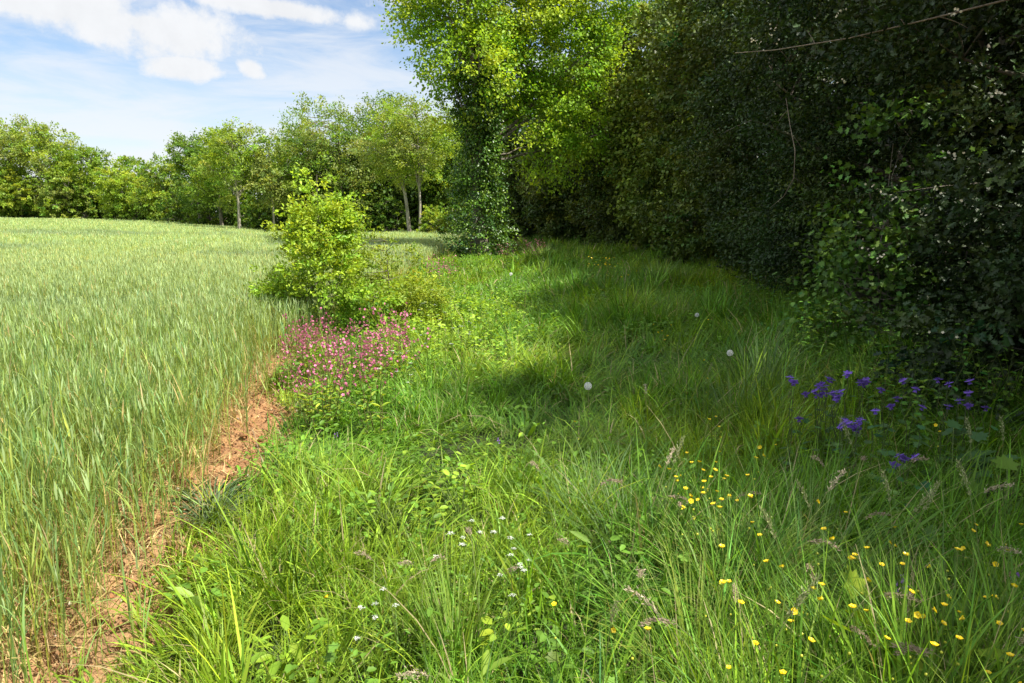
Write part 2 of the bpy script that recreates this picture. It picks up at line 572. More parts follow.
# ------------------------------------------------------------------ wheat
def build_wheat():
    rng = np.random.default_rng(5)
    acc = Acc()
    bands = [(.9, 3.2, 900, .9, 5), (3.2, 5.5, 880, .92, 5), (5.5, 9, 740, .95, 4), (9, 14, 500, 1.15, 4),
             (14, 22, 240, 1.7, 4), (22, 36, 130, 2.4, 3), (36, 60, 52, 3.6, 3), (60, 104, 20, 5.5, 3)]
    for y0, y1, dens, ws, nl in bands:
        xl = -(.80 * y1 + 1.6); xr = -1.2
        n = int((xr - xl) * (y1 - y0) * dens)
        # drilled rows run along the field edge
        x = rng.uniform(xl, xr, n); y = rng.uniform(y0, y1, n)
        if y1 < 20:
            row = .125
            x = np.round((x - edge_x(y)) / row) * row + edge_x(y) + rng.normal(0, .018, n)
        a = -x / y
        ok = (x < edge_x(y) + rng.normal(.03, .10, n) + .16 * (fbm(y * 1.8, y * 0, s=91) - .5)) & (x > -(.78 * y + 1.4)) & (y < far_y(a))
        # thin near the edge
        thin = np.clip((edge_x(y) + .1 - x) / .7, 0, 1)
        ok &= rng.random(n) < np.where(y < 8, .12 + .88 * thin, 1)
        # tramlines and lodged gaps
        tram = np.abs(((x + .22 * y) % 12.0) - 5.0)
        tram2 = np.abs(((x + .22 * y) % 12.0) - 6.8)
        ok &= ~(((tram < .3) | (tram2 < .3)) & (y > 12)) | (rng.random(n) < .12)
        x, y = x[ok], y[ok]; n = len(x)
        z = ground_z(x, y)
        hn = fbm(x * .5, y * .5, s=31)
        patch = fbm(x * .16, y * .30, s=77)
        hgt = (.60 + .10 * (hn - .5) * 2 + rng.normal(0, .045, n) * (1 - .55 * sstep(y, 8, 25))) * (.80 + .20 * np.clip((edge_x(y) - x) / .6, 0, 1))
        hgt = hgt - .10 * sstep(patch, .50, .58) * sstep(y, 8, 14)
        hgt = hgt * (1 - .04 * sstep(y, 10, 20))
        az = rng.uniform(0, 2 * math.pi, n)
        lean = np.abs(rng.normal(0, .07, n)); bend = rng.normal(.05, .10, n)
        # colour: blue green near, paler, yellower further off for ears and painted-in sunlit tips
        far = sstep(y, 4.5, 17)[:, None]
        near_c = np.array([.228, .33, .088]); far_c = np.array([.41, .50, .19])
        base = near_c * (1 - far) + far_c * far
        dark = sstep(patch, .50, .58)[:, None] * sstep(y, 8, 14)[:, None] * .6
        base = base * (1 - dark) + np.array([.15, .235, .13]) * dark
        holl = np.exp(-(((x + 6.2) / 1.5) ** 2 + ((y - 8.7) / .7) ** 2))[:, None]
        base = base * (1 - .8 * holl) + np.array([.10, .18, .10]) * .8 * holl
        vv = np.exp(rng.normal(0, .24, n) * (1 - .6 * far[:, 0]))[:, None] * (1 + .16 * rng.normal(0, 1, (n, 1)) * np.array([1, .3, -.6]))
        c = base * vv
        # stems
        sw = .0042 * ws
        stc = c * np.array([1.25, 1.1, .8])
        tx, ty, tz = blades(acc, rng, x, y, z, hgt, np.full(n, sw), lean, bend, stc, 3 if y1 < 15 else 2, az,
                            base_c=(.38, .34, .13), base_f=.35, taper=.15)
        # leaves up the stem
        for k in range(nl):
            f = (.15 + .78 * (k + rng.random(n)) / nl) if nl > 3 else rng.uniform(.45, .95, n)
            laz = rng.uniform(0, 2 * math.pi, n)
            ll = rng.uniform(.12, .24, n) * (1.0 if y1 < 20 else 1.1)
            lw = rng.uniform(.0045, .0095, n) * ws
            bx = x + (tx - x) * f; by = y + (ty - y) * f; bz = z + (tz - z) * f
            low = (f < .42)[:, None]
            dry = (rng.random(n) < np.where(f < .42, .65, .05))[:, None]
            lc = c * np.exp(rng.normal(0, .15, n))[:, None]
            dc = np.array([.50, .38, .16])[None] * np.exp(rng.normal(0, .25, n))[:, None]
            lc = np.where(dry, dc, lc)
            ln = np.where(f < .42, rng.uniform(.4, 1.3, n), rng.uniform(.06, .38, n))
            bd = np.where(rng.random(n) < .25, rng.uniform(.8, 2.0, n), rng.uniform(0, .45, n))
            blades(acc, rng, bx, by, bz, ll, lw, ln, bd, lc, 4 if y1 < 10 else (3 if y1 < 23 else 2), laz)
        # young ears, most of them further into the field
        ear = rng.random(n) < np.clip(.25 + .8 * sstep(y, 4, 12), 0, .85)
        if ear.any():
            m = ear.sum()
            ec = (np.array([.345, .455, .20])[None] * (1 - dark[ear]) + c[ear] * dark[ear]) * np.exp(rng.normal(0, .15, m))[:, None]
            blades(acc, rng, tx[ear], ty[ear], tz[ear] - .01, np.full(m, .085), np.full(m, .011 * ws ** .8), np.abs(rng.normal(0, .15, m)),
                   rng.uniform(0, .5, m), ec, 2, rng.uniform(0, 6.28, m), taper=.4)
    # the closed canopy of leaves between the far stems
    ys = spaced([(17, 40, .5), (40, 106, 1.0)])
    us = np.linspace(-1.02, -.02, 420)
    Y, U = np.meshgrid(ys, us, indexing='ij')
    X = U * (.79 * Y + 2)
    x, y = X.ravel(), Y.ravel()
    x = np.minimum(x, edge_x(y) - .25)
    y = np.minimum(y, far_y(-x / np.maximum(y, 1)) )
    z = ground_z(x, y) + .50 * sstep(y, 17, 26) * sstep(edge_x(y) - x, .2, .9) + (fbm(x * 1.5, y * 1.5, s=41) - .5) * .10
    patch = fbm(x * .16, y * .30, s=77)
    tr = np.minimum(np.abs((x + .22 * y) % 12.0 - 5.0), np.abs((x + .22 * y) % 12.0 - 6.8))
    z = z - .30 * (tr < .3) * sstep(y, 20, 26)
    cc = np.array([.33, .44, .17])[None] * (1 - .3 * sstep(patch, .50, .58)[:, None])
    ny, nx = X.shape
    i = (np.arange(ny - 1)[:, None] * nx + np.arange(nx - 1)[None]).ravel()
    acc.add(np.stack([x, y, z], -1), cc, np.stack([i, i + 1, i + nx + 1, i + nx], -1))
    o = acc.obj('wheat', M_WHEAT)
    tag(o, 'pale green young wheat covering the field on the left', None, None, 'stuff')
    print('wheat faces', len(o.data.polygons))


build_wheat()


# ------------------------------------------------------------------ meadow grass
# grass stands short round the broad leaved plants
CLEAR = [at_px(*q)[:2] + (r,) for q, r in (((858, 668), .20), ((955, 655), .16), ((206, 622), .12), ((594, 575), .10), ((950, 490), .30), ((1010, 520), .2), ((502, 650), .12), ((290, 660), .16), ((425, 520), .2))]


def build_grass():
    rng = np.random.default_rng(8)
    acc = Acc()
    bands = [(.8, 2.8, 5200, 1, 5), (2.8, 4.5, 4200, 1.05, 5), (4.5, 7, 2700, 1.25, 4), (7, 11, 1500, 1.7, 4),
             (11, 17, 800, 2.3, 3), (17, 27, 380, 3.2, 3), (27, 50, 110, 5, 3)]
    for y0, y1, dens, ws, seg in bands:
        # about two thirds of the blades stand in tussocks, the rest between them
        n = int(8.0 * (y1 - y0) * dens)
        per = int(34 / ws ** .3)
        nt = int(n * .66 / per)
        tx = rng.uniform(-3.0, 5.0, nt); ty = rng.uniform(y0, y1, nt)
        tr = rng.uniform(.02, .085, nt) * ws ** .4
        th = np.exp(rng.normal(0, .30, nt)); tl = rng.uniform(.5, 1.5, nt)
        ti = np.repeat(np.arange(nt), per)
        aa = rng.uniform(0, 6.283, len(ti)); rr = np.sqrt(rng.random(len(ti)))
        x1 = tx[ti] + np.cos(aa) * rr * tr[ti]; yy1 = ty[ti] + np.sin(aa) * rr * tr[ti]
        m = n - len(ti)
        x = np.concatenate([x1, rng.uniform(-3, 5, m)]); y = np.concatenate([yy1, rng.uniform(y0, y1, m)])
        hm = np.concatenate([th[ti], np.full(m, .8)]); lm = np.concatenate([tl[ti], np.ones(m)])
        azr = np.concatenate([aa, rng.uniform(0, 6.283, m)]); rad = np.concatenate([rr, np.full(m, .3)])
        tc = np.concatenate([rng.normal(0, 1, nt)[ti], rng.normal(0, .5, m)])
        tw = np.concatenate([np.exp(rng.normal(0, .28, nt))[ti], np.ones(m)])
        gx, hx = grass_x(y), hedge_x(y)
        ok = (x > gx + rng.normal(.0, .08, len(x)) + .22 * (fbm(y * 2.3, y * 0, s=92) - .5)) & (x < hx + .35) & (x < .80 * y + 1.8)
        
        clump = fbm(x * 2.2, y * 2.2, s=51)
        ok &= rng.random(len(x)) < .5 + .8 * sstep(clump, .33, .6)
        x, y, clump, hm, lm, azr, rad, tc, tw = (q[ok] for q in (x, y, clump, hm, lm, azr, rad, tc, tw))
        n = len(x)
        z = ground_z(x, y)
        gx = grass_x(y)
        big = fbm(x * .7, y * .7, s=53)
        side = sstep(x, -.4, 1.6)
        edgef = sstep(x - gx, 0, .5)
        h = (.15 + .14 * clump + .16 * big + .22 * side * sstep(big, .35, .7)) * (.6 + .4 * edgef)
        h = h * (.78 + .22 * sstep(x, -.6, .8)) * hm * np.exp(rng.normal(0, .22, n))
        tall = rng.random(n) < .03 + .09 * side
        h = np.where(tall, h * rng.uniform(1.2, 1.8, n), h)
        h = np.minimum(h, .66)
        for cx, cy_, cr in CLEAR:
            dd = np.hypot(x - cx, (y - cy_) * .8)
            h = h * (.42 + .58 * sstep(dd, cr * .6, cr * 1.4))
        w = rng.uniform(.0034, .0082, n) * ws * tw
        w = np.where(rng.random(n) < .13, w * 1.8, w)
        lean = np.abs(rng.normal(.14, .2, n)) * lm + rad * .35 * lm
        bend = np.abs(rng.normal(.9, .75, n)) * lm
        lodge = sstep(fbm(x * .9 + 30, y * .9, s=55), .52, .68)
        bend = bend + lodge * rng.uniform(0, 1.3, n); lean = lean + lodge * .25
        azb = 2 * math.pi * fbm(x * .8, y * .8, s=57) * 2
        az = np.where(rng.random(n) < .38 + .4 * lodge, azb + rng.normal(0, .6, n), azr + rng.normal(0, .5, n))
        g1 = np.array([.125, .262, .020]); g2 = np.array([.245, .36, .030]); g3 = np.array([.108, .245, .030])
        k = sstep(fbm(x * .9 + 9, y * .9, s=59) + .05 * tc, .36, .66)[:, None]
        kb = (sstep(fbm(x * 1.3, y * 1.3, s=61) + .05 * tc, .52, .66) * (.3 + .7 * side))[:, None]
        c = g1 * (1 - k) + g2 * k
        c = c * (1 - .8 * kb) + g3 * .8 * kb
        c = c * np.exp(rng.normal(0, .28, n) + .20 * tc)[:, None] * (1 + rng.normal(0, .12, (n, 1)) * np.array([1, .1, -.5]))
        dry = rng.random(n) < .05
        c[dry] = np.array([.46, .38, .20]) * np.exp(rng.normal(0, .2, dry.sum()))[:, None]
        blades(acc, rng, x, y, z, h, w, lean, bend, np.clip(c, .01, .9), seg, az, base_c=(.08, .13, .025), base_f=.3)  # blade feet painted darker to imitate shade between the blades
    o = acc.obj('grass', M_GRASS)
    tag(o, 'long lush green grass filling the field margin', None, None, 'stuff')
    print('grass faces', len(o.data.polygons))


build_grass()


# low leafy herbs growing through the grass
def build_herbs():
    rng = np.random.default_rng(18)
    acc = Acc()
    for y0, y1, dens, sc in ((.9, 4, 36, 1), (4, 8, 34, 1.1), (8, 15, 26, 1.5), (15, 30, 10, 2.1)):
        n = int(8 * (y1 - y0) * dens)
        x = rng.uniform(-3, 5, n); y = rng.uniform(y0, y1, n)
        patch = fbm(x * .8, y * .8, s=71)
        yel = np.exp(-(((x + 1.1) / 1.1) ** 2 + ((y - 9.2) / 2.6) ** 2)) + .35 * np.exp(-(((x + .35) / .5) ** 2 + ((y - 3.6) / .6) ** 2))
        ok = (x > grass_x(y) + .06) & (x < hedge_x(y) + .2) & (rng.random(n) < .14 + 1.3 * sstep(patch, .47, .66) + 1.2 * yel + .35 * sstep(x, .8, 2.5))
        x, y, yel = x[ok], y[ok], yel[ok]; n = len(x)
        z = ground_z(x, y)
        nl = 16
        X = np.repeat(x, nl); Y = np.repeat(y, nl); Z = np.repeat(z, nl)
        hh = np.repeat(rng.uniform(.14, .36, n) + .10 * np.clip(yel, 0, 1), nl) * rng.uniform(.35, 1, n * nl)
        r = rng.normal(0, .045, (n * nl, 2)) * sc
        P = np.stack([X + r[:, 0], Y + r[:, 1], Z + hh], -1)
        a = rng.uniform(0, 6.283, n * nl)
        ax = np.stack([np.cos(a), np.sin(a), rng.normal(.15, .3, n * nl)], -1)
        nr = np.stack([rng.normal(0, .35, n * nl), rng.normal(0, .35, n * nl), np.ones(n * nl)], -1)
        base = np.where(np.repeat(np.clip(yel, 0, 1), nl)[:, None] > rng.random((n * nl, 1)), np.array([[.30, .44, .040]]), np.array([[.13, .255, .028]]))
        C = base * np.repeat(np.exp(rng.normal(0, .2, n)), nl)[:, None] * np.exp(rng.normal(0, .12, n * nl))[:, None]
        L = rng.uniform(.022, .055, n * nl) * sc
        scatter(acc, LEAF_OVAL, P, frames(ax, nr), L, L * .6, C)
    o = acc.obj('meadow_undergrowth', M_GRASS)
    tag(o, 'small leafy herbs growing through the grass', None, None, 'stuff')


build_herbs()


# straw and crumbs of soil on the bare strip
def build_litter():
    rng = np.random.default_rng(28)
    acc = Acc()
    n = 1000
    y = rng.uniform(1.0, 7.0, n); x = edge_x(y) - .5 + rng.random(n) * (grass_x(y) - edge_x(y) + .7)
    z = ground_z(x, y) + .012
    blades(acc, rng, x, y, z, rng.uniform(.03, .16, n), rng.uniform(.002, .008, n), rng.uniform(1.2, 1.55, n), rng.normal(0, .35, n),
           np.array([.56, .43, .22])[None] * np.exp(rng.normal(0, .3, n))[:, None], 3)
    o = acc.obj('straw_litter', M_GRASS)
    tag(o, 'dry straw scraps lying on the bare soil strip', None, None, 'stuff')
    # crumbs
    acc = Acc()
    n = 5000
    y = rng.uniform(1.0, 7.2, n); x = edge_x(y) - .5 + rng.random(n) * (grass_x(y) - edge_x(y) + .65)
    z = ground_z(x, y)
    r = np.abs(rng.normal(0, .0065, n)) + .002
    oc = np.array([[1, 0, 0], [0, 1, 0], [-1, 0, 0], [0, -1, 0], [0, 0, 1], [0, 0, -1.0]])
    V = oc[None] * r[:, None, None] * rng.uniform(.6, 1.3, (n, 6, 1)) + np.stack([x, y, z + r * .3], -1)[:, None]
    tr = np.array([[0, 1, 4], [1, 2, 4], [2, 3, 4], [3, 0, 4], [1, 0, 5], [2, 1, 5], [3, 2, 5], [0, 3, 5]])
    T = (tr[None] + (np.arange(n) * 6)[:, None, None]).reshape(-1, 3)
    C = np.where(rng.random((n, 1)) < .05, np.array([[.50, .42, .32]]), np.array([[.34, .165, .07]])) * np.exp(rng.normal(0, .25, n))[:, None]
    acc.add(V.reshape(-1, 3), np.repeat(C, 6, 0), None, T)
    o = acc.obj('soil_debris', M_SOIL)
    tag(o, 'crumbs of orange soil and grit on the bare strip', None, None, 'stuff')


build_litter()


# clods lying on the bare strip
def build_clods():
    rng = np.random.default_rng(38)
    protos = []
    for k in range(5):
        th = np.linspace(0, math.pi, 8); an = np.arange(11) / 11 * 6.283
        T, A = np.meshgrid(th, an, indexing='ij')
        d = np.stack([np.sin(T) * np.cos(A), np.sin(T) * np.sin(A), np.cos(T)], -1).reshape(-1, 3)
        r = .55 + .9 * fbm(d[:, 0] * 1.7 + k * 9, d[:, 1] * 1.7, d[:, 2] * 1.7, s=k, o=4)
        V = d * r[:, None] * np.array([1.2, .9, .65])
        i = np.arange(7)[:, None] * 11; j = np.arange(11)[None]; j2 = (j + 1) % 11
        a = Acc(); a.add(V, np.array([.36, .18, .075]) * (1 + .25 * rng.normal()) , np.stack([i + j, i + j2, i + 11 + j2, i + 11 + j], -1).reshape(-1, 4)[:, ::-1])
        protos.append(a.obj('soil_clod', M_SOIL))
    for k in range(44):
        y = rng.uniform(1.7, 6.2); x = edge_x(y) - .22 + rng.random() * (grass_x(y) - edge_x(y) + .22)
        o = protos[k] if k < 5 else protos[k % 5].copy()
        if k >= 5: col.objects.link(o)
        s = rng.uniform(.010, .030) * (1.25 if rng.random() < .2 else 1)
        o.location = (x, y, gz(x, y) + .012); o.scale = (s, s, s * rng.uniform(.7, 1.1)); o.rotation_euler = (rng.normal(0, .3), rng.normal(0, .3), rng.uniform(0, 6))
        tag(o, 'crumbly orange brown clod on the ' + ('near' if y < 3 else 'middle' if y < 4.6 else 'far') + ' stretch of the bare soil strip', 'clod', 'clods on the bare soil strip')


build_clods()
# ------------------------------------------------------------------ trees and shrubs
def sprays(acc, rng, P, D, length, nper, L, ratio, tmpl, base, droop=.15, spread=.30, up=.55, amt=.16, yel=.12, L_of=None):
    n = len(P); M = n * nper
    Pr = np.repeat(P, nper, 0); Dr = np.repeat(unit(D), nper, 0)
    ln = np.repeat(length * rng.uniform(.6, 1.3, n), nper)
    t = rng.random(M) ** .8
    off = rng.normal(0, 1, (M, 3)) * (ln * spread)[:, None] * np.array([1, 1, .55])
    bendz = -(t ** 2) * ln * droop
    pos = Pr + Dr * (t * ln)[:, None] + off
    pos[:, 2] += bendz
    ax = unit(Dr * .7 + rng.normal(0, .65, (M, 3)) + np.array([0, 0, -droop * 1.4]))
    nr = unit(np.array([0, 0, up])[None] + Dr * .35 + rng.normal(0, .45, (M, 3)))
    sp = np.exp(rng.normal(0, amt, n))[:, None] * (1 + rng.normal(0, yel, (n, 1)) * np.array([1, .15, -.6]))
    C = np.asarray(base, float)
    C = (np.repeat(C, nper, 0) if C.ndim == 2 else C[None]) * np.repeat(sp, nper, 0)
    C = C * np.exp(rng.normal(0, amt, M))[:, None]
    s = (L if L_of is None else np.repeat(L_of, nper)) * rng.uniform(.65, 1.25, M)
    scatter(acc, tmpl, pos, frames(ax, nr), s, s * ratio, np.clip(C, .003, .9))


def shell(rng, n, envs, lump=.28, freq=1.6, inner=.62, seed=0, gap=.30, aim=None):
    """spray seats on and just under the skin of lumpy ellipsoids, most on the side named by aim"""
    envs = np.array(envs, float)
    ar = (envs[:, 3] * envs[:, 4] + envs[:, 4] * envs[:, 5] + envs[:, 3] * envs[:, 5])
    P, D = [], []
    got = 0
    while got < n:
        m = n * 2
        e = envs[rng.choice(len(envs), m, p=ar / ar.sum())]
        d = unit(rng.normal(0, 1, (m, 3)))
        if aim is not None:
            keep = rng.random(m) < np.clip(.62 + .9 * (d @ unit(np.array(aim, float))), .16, 1)
            d, e = d[keep], e[keep]
        r = 1 + lump * 2 * (fbm(d[:, 0] * freq + e[:, 0], d[:, 1] * freq + e[:, 1], d[:, 2] * freq + e[:, 2], s=seed, o=3) - .5)
        rr = r * (inner + (1 - inner) * rng.random(len(d)) ** .6)
        p = e[:, :3] + d * e[:, 3:] * rr[:, None]
        # drop what lies deep inside another lobe
        dist = np.min([np.linalg.norm((p - v[:3]) / v[3:], axis=1) for v in envs], 0)
        g = fbm(p[:, 0] * .9, p[:, 1] * .9, p[:, 2] * .9, s=seed + 3, o=2)
        ok = (dist > inner * .75) & (g > gap + rng.normal(0, .05, len(d))) & (p[:, 2] > .15)
        P.append(p[ok]); D.append(unit(d[ok] / e[ok, 3:] * e[ok, 3:].mean(1, keepdims=True) + np.array([0, 0, .25])))
        got += ok.sum()
    return np.concatenate(P)[:n], np.concatenate(D)[:n]


def skeleton(acc, rng, P, trunk, r0, nl=11, twigs=70, sides=7, bark_c=(1, 1, 1), twig_r=.012, start=.35):
    """tapered trunk, limbs that reach out to the spray seats, twigs from the limbs"""
    trunk = np.array(trunk, float)
    t = np.linspace(0, 1, 12); s = np.linspace(0, 1, len(trunk))
    pts = np.stack([np.interp(t, s, trunk[:, i]) for i in range(3)], -1)
    H = pts[-1, 2]
    wob = np.stack([vnoise(t * 4 + 3, 0 * t + r0 * 91), vnoise(t * 4 + 9, 0 * t + r0 * 37), 0 * t + .5], -1) - .5
    pts = pts + wob * np.array([.06, .06, 0]) * H * .5 * np.sin(t * math.pi)[:, None]
    rad = r0 * (1 - .82 * t) * (1 + .55 * np.exp(-t * 22))
    pts[0, 2] -= .15
    tube(acc, pts, rad, bark_c, sides)
    if len(P) == 0 or nl == 0:
        return
    far = P[rng.choice(len(P), min(nl, len(P)), replace=False)]
    limb_pts = [pts[3:]]
    for q in far:
        hf = np.clip(q[2] / H * rng.uniform(.45, .8), start, .93)
        b = np.array([np.interp(hf, t, pts[:, i]) for i in range(3)])
        rr = np.interp(hf, t, rad) * rng.uniform(.40, .62)
        u = np.linspace(0, 1, 8)[:, None]
        mid = b * .5 + q * .5 + np.array([0, 0, np.linalg.norm(q - b) * rng.uniform(-.05, .16)])
        path = (1 - u) ** 2 * b + 2 * u * (1 - u) * mid + u ** 2 * q
        path[1:-1] += rng.normal(0, .02, (6, 3)) * np.linalg.norm(q - b)
        tube(acc, path, rr * (1 - .85 * u[:, 0]), bark_c, 5)
        limb_pts.append(path[2:])
    LP = np.concatenate(limb_pts)
    for q in P[rng.choice(len(P), min(twigs, len(P)), replace=False)]:
        d = np.linalg.norm(LP - q, axis=1) + np.maximum(0, LP[:, 2] - q[2]) * .8
        b = LP[np.argmin(d)]
        u = np.linspace(0, 1, 5)[:, None]
        path = b * (1 - u) + q * u + np.sin(u * math.pi) * rng.normal(0, .07, 3) * np.linalg.norm(q - b)
        tube(acc, path, twig_r * (1 - .7 * u[:, 0]), bark_c, 4)


def tree(name, x, y, envs, trunk, r0, label, cat='tree', group=None, seed=1, n=260, nper=34, L=.2, ratio=.62, ln=.8,
         base=(.12, .20, .03), mat=None, bark=None, tmpl=None, lump=.28, gap=.33, inner=.6, nl=11, twigs=70, twig_r=.014,
         aim=None, droop=.15, base2=None, spread=.28, kidname='crown', freq=1.6, z=None, amt=.16, yel=.12):
    rng = np.random.default_rng(seed)
    z = gz(x, y) if z is None else z
    root = empty(name, (x, y, z), 0, label, cat, group)
    P, D = shell(rng, n, envs, lump, freq, inner, seed, gap, aim)
    a = Acc()
    skeleton(a, rng, P, trunk, r0, nl, twigs, twig_r=twig_r)
    a.obj('trunk', bark or M_BARK, root)
    a = Acc()
    b = np.asarray(base, float)[None] * np.ones((n, 1))
    if base2 is not None:
        k = sstep(fbm(P[:, 0] * .6, P[:, 1] * .6, P[:, 2] * .6, s=seed + 9), .4, .62)[:, None]
        b = b * (1 - k) + np.asarray(base2) * k
    sprays(a, rng, P, D, ln, nper, L, ratio, tmpl or LEAF_DIAMOND, b, droop=droop, spread=spread, amt=amt, yel=yel)
    a.obj(kidname, mat or M_LEAF, root)
    return root


def far_tree(px, Y, base_px, top_px, wpx, label, seed, name='tree', trunk_px=0, col_=(.12, .21, .03), col2=None, bare=.30, dens=1.0, lean=0.0,
             bark=None, gap=.33, group='trees along the far edge of the field', L=None, r0=None, depth=.8, lobes=7, H=None, cat='tree'):
    """a background tree placed by its foot on the ground"""
    x = (px - 512) / FPX * Y * 1.0
    rng = np.random.default_rng(seed * 7 + 1)
    z0 = gz(x, Y)
    if H is None:
        H = CAM_Z + (212 - top_px) / FPX * Y - z0
    w = wpx / FPX * Y
    R = w / 2
    c0 = H * bare
    envs = [(lean * R * .5, 0, (H + c0) / 2, R * .66, R * .66 * depth, (H - c0) / 2 * .86)]
    for i in range(lobes):
        an = i / lobes * 6.283 + rng.uniform(-.4, .4)
        hz = rng.uniform(.12, .92)
        rr = R * (1 - .45 * abs(hz - .45) - .25 * hz) * rng.uniform(.55, .8)
        s = R * rng.uniform(.34, .5)
        envs.append((math.cos(an) * rr + lean * R * hz, math.sin(an) * rr * depth, c0 + (H - c0) * hz * .93, s, s, s * rng.uniform(.7, .95)))
    vol = R * R * (H - c0)
    L = L or .0027 * Y + .03
    n = int(dens * 15.0 * (R * (H - c0)) / (L * 4)) + 80
    gap = gap - .05
    H *= .94
    trunk = [(0, 0, 0), (lean * R * .15, 0, H * .35), (lean * R * .45, rng.normal(0, .2), H * .62), (lean * R * .8, rng.normal(0, .2), H * .93)]
    return tree(name, x, Y, envs, trunk, r0 or .012 * H + .06, label, cat, group, seed, n=n, nper=26, L=L, ln=H * .075, base=col_, base2=col2,
                bark=bark, gap=gap, inner=.5, nl=13, twigs=60, twig_r=.03, lump=.30)


G1 = (.165, .265, .030); G2 = (.25, .36, .036); G3 = (.105, .19, .030); GY = (.32, .41, .050); GP = (.26, .32, .08)
# far left group, open crowns
far_tree(-52, 92, 217, 124, 96, 'broad ash tree cut by the left edge of the photo across the field', 101, 'ash_tree', col_=G2, col2=GP, gap=.38, dens=1.0, bare=.30)
far_tree(12, 92, 217, 122, 84, 'tall airy ash with sky showing through its crown, highest of the far left group', 102, 'ash_tree', col_=G2, col2=GP, gap=.41, bare=.34)
far_tree(58, 90, 217, 131, 74, 'rounded ash tree with bare limbs showing, right beside the tallest of the far left group', 103, 'ash_tree', col_=GP, col2=G2, gap=.41, bare=.34)
far_tree(94, 88, 217, 148, 56, 'smaller spindly ash tree on the right slope of the far left group', 104, 'ash_tree', col_=G1, col2=G2, gap=.41, bare=.22)
far_tree(30, 89, 217, 172, 64, 'low bright field maple in front of the tall ashes at far left', 105, 'field_maple', col_=GY, col2=G1, bare=.10, lobes=9)
far_tree(76, 87, 217, 170, 60, 'low spreading field maple under the right end of the far left ashes', 106, 'field_maple', col_=G2, col2=GP, bare=.08, lobes=9)
far_tree(-12, 88, 217, 168, 70, 'low maple at the very left end of the far tree line', 107, 'field_maple', col_=G1, col2=GY, bare=.10, lobes=9)
far_tree(132, 84, 218, 166, 62, 'low round lime green tree in the lowest dip of the far skyline', 108, 'field_maple', col_=G2, col2=GY, bare=.04, lobes=9)
far_tree(172, 80, 219, 160, 62, 'round mid green tree between the skyline dip and the dark tall tree', 109, 'field_maple', col_=G1, col2=GY, bare=.04, lobes=9)
far_tree(150, 90, 218, 163, 60, 'tree crown peeping over the two low round trees in the skyline dip', 110, 'oak_tree', col_=G1, col2=G2, bare=.1)
far_tree(205, 70, 222, 138, 56, 'tall dark green tree rising at the right of the skyline dip', 111, 'oak_tree', col_=G3, col2=G2, bare=.14)
far_tree(243, 53, 229, 127, 66, 'full crowned oak with a pale straight trunk standing at the wheat edge', 112, 'oak_tree', col_=G2, col2=GP, bare=.30, bark=M_BARK_PALE, r0=.13, gap=.34)
far_tree(226, 64, 229, 128, 58, 'slender tree close behind the left side of the oak with the pale trunk', 113, 'oak_tree', col_=G1, col2=G2, bare=.15)
far_tree(277, 54, 231, 132, 54, 'olive green tree with a thin forked trunk just right of the pale trunked oak', 114, 'oak_tree', col_=GP, col2=G1, bare=.28, bark=M_BARK_PALE, r0=.10, gap=.35)
far_tree(310, 60, 232, 124, 78, 'grey green tree in the notch between the oak and the big domed tree', 115, 'willow_tree', col_=GP, col2=G2, bare=.12, gap=.36)
far_tree(346, 57, 232, 108, 122, 'largest domed tree on the skyline behind the bright hornbeam sapling', 116, 'lime_tree', col_=G1, col2=GP, bare=.20, lobes=11)
far_tree(412, 50, 231, 104, 74, 'leaning ash with a brown slanting trunk and patchy crown', 117, 'ash_tree', col_=GP, col2=G2, bare=.38, lean=-.9, bark=M_BARK_PALE, r0=.15, gap=.36)
far_tree(421, 48, 231, 106, 66, 'young ash with a straight pale bare trunk beside the small rounded bush', 118, 'ash_tree', col_=G2, col2=GP, bare=.40, bark=M_BARK_PALE, r0=.10, gap=.35)
far_tree(452, 56, 231, 110, 84, 'mid green tree partly hidden behind the ivy covered trunk', 119, 'oak_tree', col_=G1, col2=G2, bare=.1)
far_tree(388, 60, 231, 106, 100, 'tree standing behind the leaning ash and filling its gaps', 120, 'lime_tree', col_=G3, col2=G1, bare=.08)
far_tree(486, 60, 231, 110, 70, 'tree deep behind the ivy covered tree closing the tree line', 121, 'oak_tree', col_=G3, col2=G1, bare=.06)
# shrubs at the foot of the tree line
shr = [(-20, 90, 192, 60, G3), (22, 91, 196, 52, G3), (62, 90, 196, 50, G3), (100, 88, 192, 46, G3), (143, 82, 196, 44, G1), (188, 74, 196, 44, G3),
       (214, 66, 198, 40, G3), (262, 57, 202, 34, G3), (296, 57, 196, 46, G3), (332, 58, 194, 48, G3), (368, 55, 192, 40, G3),
       (396, 54, 196, 32, G3), (440, 54, 190, 40, G3), (468, 50, 190, 46, G3), (505, 52, 190, 50, G3)]
names_shr = ['at the left edge of the far tree line', 'under the tallest far ash', 'under the rounded far ash', 'under the spindly far ash',
             'below the skyline dip', 'left of the tall dark tree', 'at the foot of the tall dark tree', 'between the oak and the forked trunk',
             'right of the forked trunk', 'below the domed tree, left one', 'below the domed tree, right one', 'left of the leaning trunk',
             'behind the small rounded bush', 'behind the ivy covered trunk', 'right of the ivy covered trunk in the deep shade']
for i, (px, Y, top, wp, c) in enumerate(shr):
    far_tree(px, Y + 1.5, 220, top, wp * 1.35, 'dark thicket shrub ' + names_shr[i], 140 + i, 'thicket_shrub', col_=c, col2=G1, bare=.0, lobes=8, dens=1.1,
             gap=.22, group='shrubs at the foot of the far tree line', r0=.08, cat='shrub')
